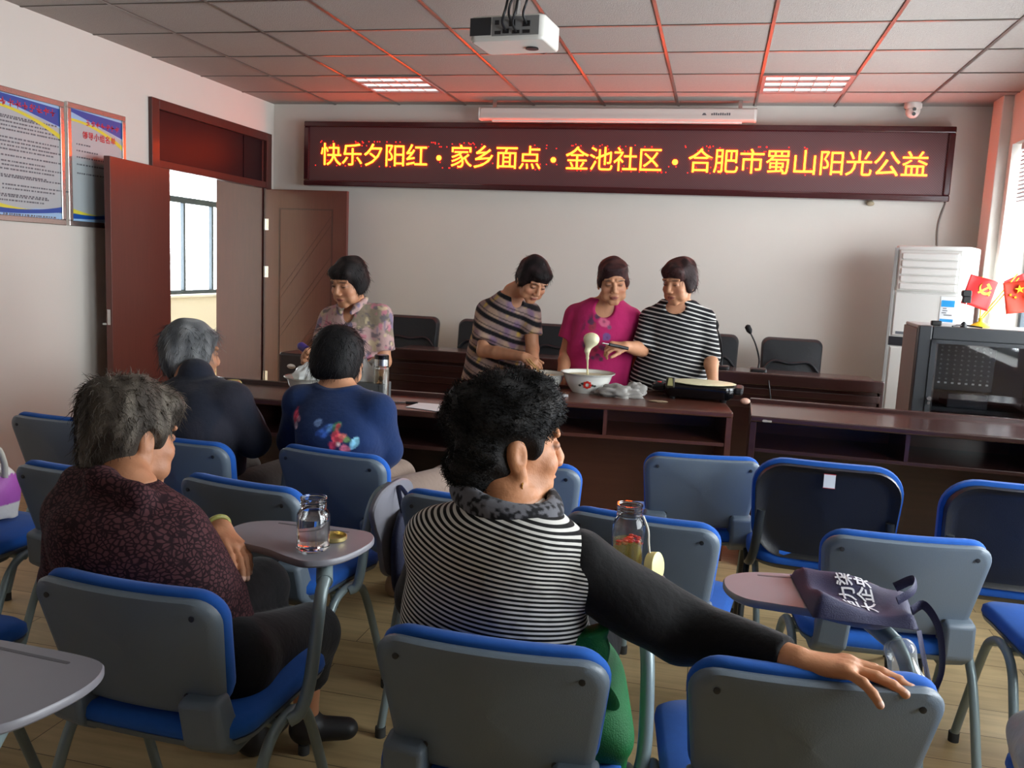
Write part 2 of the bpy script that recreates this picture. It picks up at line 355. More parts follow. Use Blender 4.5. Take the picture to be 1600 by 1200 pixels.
cm = thing('security_camera', 'small white dome camera with two dark lenses at the ceiling corner', 'camera', (1.33, 7.24, CEIL))
MB().lathe([(0, 0), (.062, 0), (.064, -.03), (.058, -.045), (0, -.045)], 24).build('mount', M_white, cm)
MB().ball((0, -.01, -.06), .052, 12).build('housing', M_white, cm)
for z in (-.05, -.085): MB().tube([(.0, -.05, z), (.0, -.064, z-.004)], .013, 12).build('lens', mat('black_gloss', (12, 12, 14), .15), cm)
tag(MB().tube([at(1478, 316, y=7.36), at(1466, 352, y=7.355), at(1464, 395, y=7.36), at(1462, 470, y=7.36)], .006, 8, sm=5).build('cable', mat('grey_cable', (150, 146, 140), .6)), 'thin pale cable hanging down the wall from the sign to the air conditioner', 'cable')
tag(MB().ball(at(1360, 318, y=7.34), .025, 8, (1.2, .7, .8)).build('wall_plug', mat('tan_putty', (170, 156, 130), .8)), 'small tan lump stuck on the wall just under the LED board', 'wall plug')
M_reflector = mat('lamp_reflector', (235, 233, 230), .25, .7)
M_tube = mat('lamp_reflected_glow', (250, 248, 245), .4, emit=(1, .97, .95), estr=.75)  # weak emission stands in for window daylight mirrored in the unlit lamp strips
for i, (lx, ly) in enumerate(((X0G+.9, Y0G+1.5), (X0G+3.9, Y0G+1.5))):
    lp = thing('grille_ceiling_lamp', ['recessed three-strip ceiling lamp above the door end of the sign', 'recessed three-strip ceiling lamp near the dome camera'][i], 'ceiling lamp', (lx, ly, CEIL), 0, 'ceiling lamps')
    fr_ = MB()
    for (a, b_, c, e) in ((-.295, .295, -.295, -.25), (-.295, .295, .25, .295), (-.295, -.27, -.25, .25), (.27, .295, -.25, .25), (-.27, .27, -.115, -.075), (-.27, .27, .075, .115)): fr_.box(a, b_, c, e, -.014, -.0)
    fr_.build('frame', mat('lamp_frame', (150, 120, 116), .4), lp, smooth=0)
    for k in (-1, 0, 1):
        s = MB().box(-.27, .27, k*.182-.066, k*.182+.066, -.003, -.001).build('strip', M_tube, lp, smooth=0)
        lv = MB()
        for q in range(1, 5): lv.box(-.27+.108*q-.003, -.27+.108*q+.003, k*.182-.066, k*.182+.066, -.013, -.003)
        lv.build('louvre', M_reflector, s, smooth=0)
# ------------------------------------------------------------------ ceiling projector
pj = thing('ceiling_projector', 'white projector hanging upside down from the ceiling with black cables', 'projector', (-1.03, 4.22, 2.44), R(-6))
M_pj = mat('projector_white', (212, 210, 202), .4)
MB().prism(rrect(.37, .27, .035), 0, .115).build('body', M_pj, pj, bevel=.012, bseg=3)
MB().box(-.18, -.075, -.137, -.133, .025, .105).build('vent', mat('vent_black', (38, 38, 40), .6), pj, smooth=0)
MB().box(-.07, .16, -.1365, -.133, .02, .105).build('port_panel', mat('port_grey', (120, 120, 118), .5), pj, smooth=0)
for (x, z, w_, h_) in ((-.04, .035, .03, .015), (.0, .04, .03, .02), (.05, .035, .035, .015), (.1, .035, .035, .015), (.1, .07, .035, .025), (.03, .075, .03, .03), (-.045, .08, .02, .02)):
    MB().box(x-w_/2, x+w_/2, -.139, -.136, z-h_/2, z+h_/2).build('port', mat('black_plastic', (20, 20, 22), .45), pj, smooth=0)
MB().lathe([(0, .0), (.03, .0), (.032, -.006), (.0, -.007)], 20, (.08, .02, 0)).build('foot', _mats['black_plastic'], pj)
MB().lathe([(.045, 0), (.052, .02), (.05, .03)], 24, M=basis((1, 0, 0), (0, 0, -1), (0, 1, 0), (.09, .135, .055))).build('lens', _mats['black_gloss'], pj)
MB().tube([(0, 0, .11), (0, 0, CEIL-2.44)], .02, 14).build('pole', M_steel, pj)
MB().lathe([(.06, 0), (.06, -.012), (0, -.012)], 20, (0, 0, CEIL-2.44)).build('ceiling_plate', M_white, pj)
for (a, b_) in (((.03, -.14, .075), (.06, -.05, .3)), ((.0, -.14, .04), (-.03, -.06, .3)), ((.1, -.14, .07), (.03, -.03, .3)), ((.05, -.14, .035), (.0, -.04, .3))):
    p0, p1 = Vector(a), Vector(b_)
    MB().tube([p0, p0+Vector((0, -.05, .03)), p0+Vector((.02, -.06, .09)), p0.lerp(p1, .7)+Vector((.03, -.03, .06)), p1], .006, 8, sm=6).build('cable', _mats['black_plastic'], pj)
# ------------------------------------------------------------------ framed posters on the left wall
M_silver = mat('brushed_aluminium', (205, 200, 196), .22, .9)
M_paper = mat('poster_paper', (172, 181, 184), .35)
M_pblue = mat('poster_blue', (24, 78, 160), .35); M_pyel = mat('poster_yellow', (214, 206, 70), .35); M_pl = mat('poster_pale_blue', (150, 190, 225), .35)
M_pred = mat('poster_red', (196, 52, 60), .4); M_ptxt = mat('poster_grey_print', (96, 100, 106), .5)
def poster(y0, y1, z0, z1, label, title, rows):
    t = thing('wall_poster', label, 'poster', (WX0, (y0+y1)/2, z0), 0, 'framed notices'); w, h = (y1-y0)/2, z1-z0
    f = MB(); e = .035
    for a in ((-w, w, 0, e), (-w, w, h-e, h), (-w, -w+e, e, h-e), (w-e, w, e, h-e)): f.box(0, .022, a[0], a[1], a[2], a[3])
    f.build('frame', M_silver, t, smooth=0, bevel=.004)
    MB().box(.004, .012, -w+e, w-e, e, h-e).build('sheet', M_paper, t, smooth=0)
    I = w-e
    def strip(lo, hi, x, m, n=18):
        q = MB(); A = [Vector((x, -I+2*I*k/n, lo(k/n))) for k in range(n+1)]; B = [Vector((x, -I+2*I*k/n, hi(k/n))) for k in range(n+1)]
        q.rings([A, B], False, False, False); return q.build('printed_band', m, t, smooth=0)
    strip(lambda s: h-e-.06-.07*s**2-.0, lambda s: h-e, .0128, M_pl)
    strip(lambda s: h-e-.02-.1*s, lambda s: h-e-.0-.015*s, .0132, M_pblue)
    strip(lambda s: h-e-.075-.12*s**2, lambda s: h-e-.06-.105*s**2, .0134, M_pyel)
    strip(lambda s: e, lambda s: e+.045+.03*s**3, .0128, M_pl)
    strip(lambda s: e+.012+.03*s*s, lambda s: e+.045-.01*math.sin(math.pi*s)+.03*s*s, .0132, M_pblue)
    strip(lambda s: e+.045-.01*math.sin(math.pi*s)+.03*s*s, lambda s: e+.075-.03*math.sin(math.pi*s)+.0*s, .0134, M_pyel)
    for r, (zz, n, ind, ln) in enumerate(rows):
        q = MB(); y = -I+.05+ind
        while y < -I+.05+ind+ln:
            L_ = random.uniform(.008, .02); q.box(.0125, .0131, y, y+L_, zz, zz+.009); y += L_+random.uniform(.003, .012)
        q.build('text_line', M_ptxt, t, smooth=0)
    q = MB()
    for (zz, ya, yb, sz) in title:
        y = ya
        while y < yb:
            for _ in range(4):
                a_, b_ = random.uniform(0, sz*.8), random.uniform(0, sz*.75)
                q.box(.0136, .0142, y+a_*.9, y+a_*.9+sz*random.uniform(.12, .6)*.5+.004, zz+b_, zz+b_+.006)
            q.box(.0136, .0142, y, y+sz*.8, zz+sz*.4, zz+sz*.4+.006); q.box(.0136, .0142, y+sz*.35, y+sz*.45, zz, zz+sz*.9); y += sz*1.08
    q.build('printed_title', M_pred, t, smooth=0)
    return t
rows1 = [(.70-.022*k-(.012 if k % 5 == 0 else 0), 0, random.choice([0, .0, .03]), random.uniform(.35, .52)) for k in range(27) if k % 6 != 5]
p1 = poster(4.12, 4.725, 1.525, 2.275, 'framed blue-topped notice with many text lines, uncovered by the door leaf', [(.585+.06, -.24, .24, .05)], [(z-.1, *q) for z, *q in rows1])
p2 = poster(4.75, 5.30, 1.525, 2.285, 'framed blue-topped notice partly hidden behind the open door leaf', [(.61+.03, -.1, .19, .042)], [(.51, 0, .0, .12), (.47, 0, 0, .2), (.43, 0, 0, .25), (.385, 0, 0, .3), (.33, 0, 0, .25)])
text_mesh('printed_title', '领导小组名单', .05, M_pred, p2, off=.001, M=basis((0, 1, 0), (0, 0, 1), (1, 0, 0), (.0145, .02, .575)), spacing=1.12)
# ------------------------------------------------------------------ tables
M_wood = mat('dark_red_lacquer', (56, 32, 29), .24, noise=.28, nscale=4, stretch=(.8, 10, 10), coat=.3)
M_woodB = mat('brown_red_lacquer', (86, 48, 37), .3, noise=.25, nscale=4, stretch=(.8, 10, 10), coat=.3)
M_chip = mat('chipped_board', (196, 188, 176), .8)
def bar_table(label, x0, x1, y0, depth, rz, M, divs, chips=()):
    """narrow conference table, open shelf towards the seats"""
    L = (x1-x0); t = thing('conference_table', label, 'table', ((x0+x1)/2, y0, 0), rz, 'front conference tables'); h = L/2; D = depth
    MB().box(-h, h, 0, D, .722, .75).build('tabletop', M, t, smooth=0, bevel=.007)
    MB().box(-h, h, D-.02, D+.012, .735, .768).build('rear_lip', M, t, smooth=0, bevel=.006)
    for s in (-1, 1): MB().box(s*h-.03*(s > 0)*1-.0, s*h+.03*(s < 0), .012, D-.0, 0, .722).build('side_panel', M, t, smooth=0, bevel=.003)
    sh = MB().box(-h+.03, h-.03, .02, D-.03, .575, .593).build('shelf', M, t, smooth=0, bevel=.002)
    for d_ in divs: MB().box(d_-.009, d_+.009, .02, D-.03, .593, .722).build('divider', M, t, smooth=0)
    MB().box(-h+.03, h-.03, D-.045, D-.025, .1, .722).build('modesty_panel', M, t, smooth=0)
    MB().box(-h+.03, h-.03, D-.025, D-.01, .12, .24).build('kick_rail', M, t, smooth=0)
    if chips:
        c = MB()
        for a, w_ in chips:
            for k in range(4):
                q = a+random.uniform(-w_, w_); c.box(q, q+random.uniform(.01, .05), -.0012, .001, .724+random.uniform(0, .004), .730+random.uniform(0, .008))
        c.build('chipped_edge', M_chip, t, smooth=0)
    return t
bar_table('dark lacquered table holding the tissue box, glass tea bottle and paper', -2.62, -1.06, 3.55, .44, R(2), M_wood, (-.26, .26), ((-.55, .06), (.33, .1)))
bar_table('brown lacquered table holding the griddle and large enamel bowls', -1.10, .125, 4.20, .5, R(6), M_woodB, (-.0,))
bar_table('empty dark lacquered table in front of the black equipment rack', .2, 1.86, 4.19, .5, R(-1.5), M_wood, (-.13, .42), ((-.76, .02), (.5, .06)))
# rostrum
ro = thing('rostrum_table', 'long dark red rostrum table with grooved front behind the standing women', 'table', (-.62, 5.98, 0))
L = 1.7
MB().box(-L, L, -.02, .46, .715, .75).build('tabletop', M_wood, ro, smooth=0, bevel=.008)
MB().box(-L-.015, L+.015, -.035, .0, .69, .772).build('front_moulding', M_wood, ro, smooth=0, bevel=.01, bseg=3)
MB().box(-L, L, 0, .025, .0, .7).build('front_panel', M_wood, ro, smooth=0)
g = MB()
for z in (.62, .53): g.box(-L, L, -.012, .0, z, z+.05)
g.build('front_rail', M_wood, ro, smooth=0, bevel=.008)
for s in (-1, 1): MB().box(s*L-.02, s*L+.02, 0, .45, 0, .715).build('end_panel', M_wood, ro, smooth=0, bevel=.003)
# small box behind the tables by the door
sb = thing('wide_topped_box', 'dark upright box with a wider top and silver oval badge near the door', 'box', (-2.36, 5.0, 0), R(-4))
MB().prism(rrect(.4, .3, .03), 0, .62).build('body', mat('box_dark_brown', (52, 38, 36), .5), sb, bevel=.006)
MB().prism(rrect(.46, .34, .03), .62, .81).build('top', mat('box_black', (46, 34, 34), .4), sb, bevel=.015, bseg=3)
MB().lathe([(0, 0), (.03, 0), (.03, .004), (0, .006)], 20, M=basis((1, 0, 0), (0, 0, .5), (0, -1, 0), (-.13, -.171, .73))).build('badge', M_silver, sb)
# ------------------------------------------------------------------ black leather chairs behind the rostrum
M_leather = mat('black_leather', (26, 29, 33), .42, bump=.12, bscale=45)
M_armw = mat('armrest_wood', (84, 44, 32), .35)
def leather_chair():
    t = thing('leather_chair', 'x', 'office chair', group='black leather chairs')
    o = rrect(.455, .5, .06, 6, 0, .70, .05)
    MB().pad(o, [(0, -.06), (.9, -.06), (.985, -.045), (1, -.01), (.985, .02), (.93, .04), (.0, .05)], lambda u, v, w: (u, w-.24-.18*(v-.45)-.0*abs(u), v)).build('backrest', M_leather, t)
    b = MB()
    b.tube([(-.2, -.228, .71), (-.13, -.238, .775), (0, -.236, .762), (.13, -.238, .775), (.2, -.228, .71)], .010, 8, sm=5)
    b.build('seam_piping', M_leather, t)
    MB().pad(rrect(.46, .5, .08), [(0, .36), (.94, .36), (1, .39), (1, .42), (.95, .455), (.6, .47), (0, .475)], lambda u, v, w: (u, v+.02, w)).build('seat', M_leather, t)
    for s in (-1, 1):
        a = MB().prism(rrect(.055, .33, .025), .645, .672, lambda u, v, w: (u+s*.262, v+.0, w)).build('armrest', M_armw, t, bevel=.008)
        MB().tube([(s*.262, -.14, .65), (s*.262, -.2, .55), (s*.25, -.16, .38)], .014, 8, sm=5).build('arm_support', M_steel, t)
        MB().tube([(s*.262, .13, .65), (s*.262, .15, .5), (s*.255, .2, 0)], .014, 8, sm=5).build('leg', M_steel, t)
        MB().tube([(s*.25, -.16, .38), (s*.255, -.26, 0)], .014, 8).build('leg', M_steel, t)
    return t
lc = leather_chair()
LCH = [(-2.45, 6.62, 'black leather chair behind the woman in the floral blouse'), (-1.855, 6.62, 'black leather chair left of the woman stirring with chopsticks'),
       (-1.20, 6.64, 'black leather chair between the stirring woman and the pink shirt'), (-.03, 6.66, 'black leather chair partly hidden by the striped standing woman'),
       (.585, 6.64, 'fully visible black leather chair beside the gooseneck microphone')]
for i, (x, y, lb) in enumerate(LCH):
    o = lc if i == 0 else copy_tree(lc); o.location = (x, y, -.0); o.rotation_euler = (0, 0, R([184, 178, 181, 180, 179][i])); o['label'] = lb
# ------------------------------------------------------------------ microphones
def mic(loc, tip, lb):
    t = thing('gooseneck_microphone', lb, 'microphone', loc, 0, 'table microphones'); k = Vector(tip)-Vector(loc)
    MB().prism(rrect(.11, .13, .02), 0, .028).build('base', _mats['black_plastic'], t, bevel=.008)
    MB().tube([(0, .02, .025), (0, .02, .09), k*.6+Vector((.012, 0, .03)), k], [.007, .007, .005, .005], 8, sm=6).build('gooseneck', _mats['black_plastic'], t)
    d = (k-(k*.6+Vector((.012, 0, .03)))).normalized()
    MB().tube([k-d*.01, k+d*.012, k+d*.045, k+d*.055], [.009, .02, .02, .008], 12).build('mic_head', mat('foam_black', (14, 14, 16), .95), t)
    MB().tube([(0, .03, .004), (.03, -.06, .004), (.05, -.2, .0), (.06, -.26, -.04), (.09, -.27, -.2)] if loc[0] > .2 else [(0, .03, .004), (.0, .1, .004), (.05, .14, .004)], .004, 6, sm=5).build('cable', _mats['black_plastic'], t)
mic((.32, 6.2, .75), at(1172, 519, y=6.15), 'gooseneck microphone on the rostrum left of the fully visible leather chair')
mic((.07, 6.22, .75), at(1120, 512, y=6.18), 'gooseneck microphone peeking out behind the striped standing woman')
# ------------------------------------------------------------------ air conditioner
ac = thing('floor_air_conditioner', 'tall white floor-standing air conditioner in the corner with blue energy label', 'air conditioner', (1.53, 6.86, 0), R(-24))
M_acw = mat('ac_white', (196, 196, 191), .35); M_acd = mat('ac_side', (196, 196, 192), .4)
pf = [(-.23, -.17), (.2, -.17), (.235, -.15), (.25, -.05), (.25, .17), (-.25, .17), (-.25, -.15)]
MB().prism(pf, 0, 1.675).build('body', M_acd, ac, bevel=.012, bseg=3)
MB().box(-.215, .2, -.186, -.168, 1.35, 1.645).build('outlet_frame', M_acw, ac, smooth=0, bevel=.01)
lv = MB()
for k in range(5): lv.box(-.195, .18, -.197, -.178, 1.362+.054*k, 1.408+.054*k, Matrix.Translation((0, 0, 0)))
lv.build('louvre', mat('ac_louvre', (206, 205, 201), .3), ac, smooth=0, bevel=.012)
MB().box(-.215, .2, -.18, -.168, 1.03, 1.34).build('front_panel', mat('ac_gloss', (206, 206, 202), .12, coat=.4), ac, smooth=0, bevel=.01)
MB().box(-.235, .205, -.176, -.168, .955, 1.02).build('display_band', mat('ac_dark_band', (40, 42, 46), .25), ac, smooth=0)
MB().box(-.215, .2, -.18, -.168, .08, .945).build('lower_panel', M_acw, ac, smooth=0, bevel=.01)
MB().box(-.252, -.228, -.176, -.1, .0, 1.66).build('side_strip', mat('ac_grey', (150, 150, 148), .4), ac, smooth=0, bevel=.004)
lbm = MB().box(.09, .185, -.1835, -.18, .98+.13, 1.225+.1).build('energy_label', mat('label_white', (222, 226, 228), .5), ac, smooth=0)
M_cy = mat('label_blue', (42, 150, 214), .5)
q = MB(); q.box(.095, .18, -.185, -.1835, 1.255, 1.3); q.box(.095, .18, -.185, -.1835, 1.15, 1.17); q.build('blue_band', M_cy, lbm, smooth=0)
q = MB(); [q.box(.1+random.uniform(0, .03), .15+random.uniform(-.02, .025), -.185, -.1835, z, z+.006) for z in (1.24, 1.225, 1.21, 1.195, 1.135, 1.122)]; q.build('small_print', M_ptxt, lbm, smooth=0)
MB().box(-.19, -.13, -.182, -.18, 1.04, 1.06).build('badge', M_ptxt, ac, smooth=0)
# ------------------------------------------------------------------ equipment rack
rk = thing('equipment_rack', 'black metal equipment rack with glass door, mini flags standing on its top', 'equipment cabinet', (1.405, 5.02, 0), R(-3))
M_rk = mat('rack_black', (44, 47, 50), .45); M_rks = mat('rack_side_grey', (132, 133, 132), .6, spec=.25)
w_, D, H = .33, .5, 1.185
MB().box(-w_, w_, 0, D, H-.02, H).build('top', mat('rack_top', (150, 152, 150), .35), rk, smooth=0, bevel=.006)
for s in (-1, 1): MB().box(s*w_-.008, s*w_+.008, .04, D, .04, H-.02).build('side_panel', M_rks, rk, smooth=0)
MB().box(-w_, w_, D-.02, D, .04, H-.02).build('rear_panel', mat('rack_rear', (196, 200, 202), .5), rk, smooth=0)
MB().box(-w_, w_, 0, D, .0, .05).build('base', M_rk, rk, smooth=0)
f = MB(); f.box(-w_-.006, -w_+.06, -.02, .04, .02, H); f.box(w_-.06, w_+.006, -.02, .04, .02, H); f.box(-w_+.06, w_-.06, -.02, .04, H-.07, H); f.box(-w_+.06, w_-.06, -.02, .04, .02, .1)
f.build('front_frame', M_rk, rk, smooth=0, bevel=.006)
dr = MB(); dr.box(-w_+.06, -w_+.085, -.026, -.018, .1, H-.07); dr.box(w_-.1, w_-.06, -.026, -.018, .1, H-.07); dr.box(-w_+.06, w_-.06, -.026, -.018, .1, .12); dr.box(-w_+.06, w_-.06, -.026, -.018, H-.09, H-.07)
door = dr.build('door', M_rk, rk, smooth=0)
MB().box(-w_+.08, w_-.08, -.023, -.02, .12, H-.09).build('glass_pane', glassmat('rack_glass', (.8, .82, .84), .1), door, smooth=0)
kx = -w_+.075
MB().tube([(kx, -.03, .80), (kx, -.045, .80)], .012, 10).build('lock', M_steel, door); MB().tube([(kx, -.03, .775), (kx, -.04, .775)], .008, 10).build('key', M_steel, door)
MB().box(-w_+.09, -w_+.1, .01, .03, .1, H-.08).build('rail', M_silver, rk, smooth=0)
M_amp = mat('amplifier_face', (50, 53, 58), .4)
mx_ = thing('rack_mixer', 'dark rack mixer with rows of small knobs behind the rack glass', 'audio mixer', (1.36, 5.10, .84), R(-3))
MB().box(-.2, .12, 0, .25, 0, .265).build('face', M_amp, mx_, smooth=0, bevel=.004)
q = MB()
for r, z in enumerate((.235, .215, .19, .165, .14, .115, .09, .06)):
    for c in range(9): q.lathe([(0, 0), (.005, 0), (.005, .006), (0, .007)], 8, M=basis((1, 0, 0), (0, 0, 1), (0, -1, 0), (-.18+.034*c, -.001, z)))
q.build('knob', mat('knob_grey', (120, 124, 128), .4), mx_)
q = MB()
for c in range(9): q.box(-.187+.034*c, -.175+.034*c, -.005, 0, .035, .044)
q.build('fader', mat('fader_white', (225, 225, 225), .4), mx_, smooth=0)
tr_ = thing('rack_tray', 'black tray unit on the rack shelf below the mixer', 'rack unit', (1.41, 5.1, .72), R(-3))
MB().box(-.27, .25, 0, .3, 0, .022).build('shelf', M_rk, tr_, smooth=0)
MB().box(-.14, .06, .02, .25, .022, .1).build('unit', M_amp, tr_, smooth=0, bevel=.004)
# things on the rack
M_red_flag = mat('flag_red', (212, 30, 30), .6); M_or_flag = mat('flag_bright_red', (226, 64, 40), .6); M_yel = mat('flag_yellow', (250, 214, 40), .5)
def cloth(M, w, h, nx=14, ny=10, amp=.008):
    vs = []; fs = []
    for j in range(ny+1):
        for i in range(nx+1):
            u, v = i/nx*w, -j/ny*h; vs.append(M @ Vector((u, v, amp*math.sin(u*38+v*14))))
    for j in range(ny):
        for i in range(nx): a = j*(nx+1)+i; fs.append((a, a+1, a+nx+2, a+nx+1))
    return vs, fs
def mini_flag(name, label, pole0, pole1, corner, udir, vdir, w, h, m, emblem):
    t = thing(name, label, 'flag', pole0, 0, 'desk flags'); P0 = Vector(pole0)
    MB().tube([(0, 0, 0), Vector(pole1)-P0], .0035, 8).build('pole', M_yel, t)
    u = Vector(udir).normalized(); v = Vector(vdir); v = (v-u*v.dot(u)).normalized(); n = u.cross(-v)*-1
    M = basis(u, -v, n, Vector(corner)-P0)
    c = MB(); c.add(*cloth(M, w, h)); f = c.build('cloth', m, t, smooth=80); s = f.modifiers.new('thick', 'SOLIDIFY'); s.thickness = .0012
    q = MB(); emblem(q, lambda a, b: M @ Vector((a, -b, .0))); e = q.build('emblem', M_yel, f, smooth=0)
    s = e.modifiers.new('thick', 'SOLIDIFY'); s.thickness = .02; s.offset = 0
    return t
def star(q, P, cx, cy, r, rot=0):
    pts = []
    for k in range(10):
        rr = r if k % 2 == 0 else r*.382; a = -math.pi/2+rot+k*math.pi/5; pts.append(P(cx+rr*math.cos(a), cy+rr*math.sin(a)))
    q.add(pts+[P(cx, cy)], [(k, (k+1) % 10, 10) for k in range(10)])
def party(q, P):
    cx, cy, r = .055, .055, .034; ring = []
    A = [R(-50+215*k/14) for k in range(15)]
    out = [P(cx+r*math.cos(a), cy+r*math.sin(a)) for a in A]; inn = [P(cx+.004+(r-.004-.009*math.sin(math.pi*k/14))*math.cos(a), cy-.003+(r-.004-.009*math.sin(math.pi*k/14))*math.sin(a)) for k, a in enumerate(A)]
    q.add(out+inn, [(k, k+1, 16+k, 15+k) for k in range(14)])
    def bar(x0, y0, x1, y1, w):
        d = Vector((x1-x0, y1-y0)).normalized(); n = Vector((-d.y, d.x))*w/2
        q.add([P(x0+n.x, y0+n.y), P(x1+n.x, y1+n.y), P(x1-n.x, y1-n.y), P(x0-n.x, y0-n.y)], [(0, 1, 2, 3)])
    bar(cx-.018, cy-.018, cx+.032, cy+.032, .009); bar(cx-.026, cy-.004, cx-.002, cy-.028, .014); bar(cx-.03, cy+.03, cx-.018, cy+.018, .01)
def five(q, P):
    star(q, P, .075, .045, .024)
    for x, y in ((.052, .085), (.03, .07), (.115, .075), (.1, .09)): star(q, P, x, y, .009, .4)
jx = at(1563, 440, y=5.22); fb = Vector((jx.x+.02, 5.22, 1.19))
st = thing('flag_stand', 'small yellow base holding the crossed desk flags on the rack', 'flag stand', (fb.x-.1, fb.y-.02, 1.186))
MB().lathe([(0, 0), (.05, 0), (.05, .008), (.03, .02), (.012, .03), (.012, .05), (0, .05)], 20).build('base', M_yel, st)
sp = Vector((fb.x-.1, fb.y-.02, 1.23)); c1 = at(1563, 441, y=5.2)
mini_flag('desk_flag', 'small red flag with yellow hammer and sickle above the rack', sp+Vector((-.004, 0, 0)), at(1535, 432, y=5.2), at(1560, 441, y=5.2), at(1528, 431, y=5.18)-at(1560, 441, y=5.2)+Vector((-.03, 0, .008)), Vector((-.055, -.02, -.16)), .15, .165, M_red_flag, party)
mini_flag('desk_flag', 'small red flag with yellow stars at the window side of the rack', sp+Vector((.006, 0, 0)), at(1592, 434, y=5.22), at(1567, 442, y=5.2), Vector((.19, -.03, .035)), Vector((.07, -.02, -.16)), .20, .17, M_or_flag, five)
mini_flag('desk_flag', 'small red flag mostly hidden behind the two larger crossed desk flags', sp+Vector((.0, .02, 0)), at(1590, 428, y=5.3), at(1568, 440, y=5.29), Vector((.1, .02, .05)), Vector((.02, .0, -.1)), .11, .05, M_red_flag, lambda q, P: star(q, P, .03, .02, .008))
wc = thing('tripod_webcam', 'small black webcam on a thin pole in front of the flags', 'webcam', at(1506, 506, y=5.08).to_tuple()[:2]+(1.186,))
MB().tube([(0, 0, .0), (0, 0, .14)], .003, 8).build('pole', M_steel, wc)
MB().lathe([(.0, 0), (.018, 0), (.014, .02), (.005, .03)], 14).build('base', _mats['black_plastic'], wc)
for a in (100, 220, 340): MB().tube([(0, 0, .012), (.09*math.cos(R(a)), .09*math.sin(R(a)), .004)], .004, 6).build('leg', _mats['black_plastic'], wc)
MB().box(-.02, .02, -.015, .015, .13, .165).build('clamp', _mats['black_plastic'], wc, smooth=0, bevel=.004)
MB().prism(rrect(.045, .035, .01), -.02, .02, lambda u, v, w: (u-.004, w, v+.18)).build('camera_head', _mats['black_plastic'], wc, bevel=.004)
o = MB().prism(rrect(.052, .035, .008), 0, .026).build('small_black_box', _mats['black_plastic'], bevel=.005); o.location = (*at(1463, 504, y=5.1).to_tuple()[:2], 1.186); tag(o, 'tiny black box on the rack top left of the webcam', 'box')
# ------------------------------------------------------------------ audience chairs
M_grey = mat('grey_plastic', (100, 113, 125), .42, bump=.1, bscale=420)
M_blue = mat('blue_fabric', (16, 88, 178), .9, noise=.1, nscale=60, bump=.12, bscale=700, sheen=.08)
M_tube = mat('grey_green_steel', (134, 150, 152), .35, .25)
M_tab = mat('tablet_grey', (126, 125, 132), .38, noise=.03, nscale=20)
M_black = mat('chair_black_plastic', (22, 23, 25), .45, bump=.1, bscale=300)
M_btube = mat('black_steel_tube', (48, 52, 52), .35, .3)
M_screw = mat('screw_dark', (60, 62, 64), .4, .6)
M_rub = mat('rubber_foot', (58, 60, 60), .8)
def back_map(u, v, w):   # v = height above the floor; leans back, curls forward at the sides
    k = (v-.46)/.29
    return (u, -.17-.085*k+.55*u*u+w, v)
TAB = closed_curve([(.265, .36), (.285, .29), (.265, .18), (.21, .125), (.15, .135), (.08, .165), (.01, .18), (-.055, .20), (-.085, .255), (-.075, .33), (-.01, .375), (.1, .385), (.22, .385)], 6)
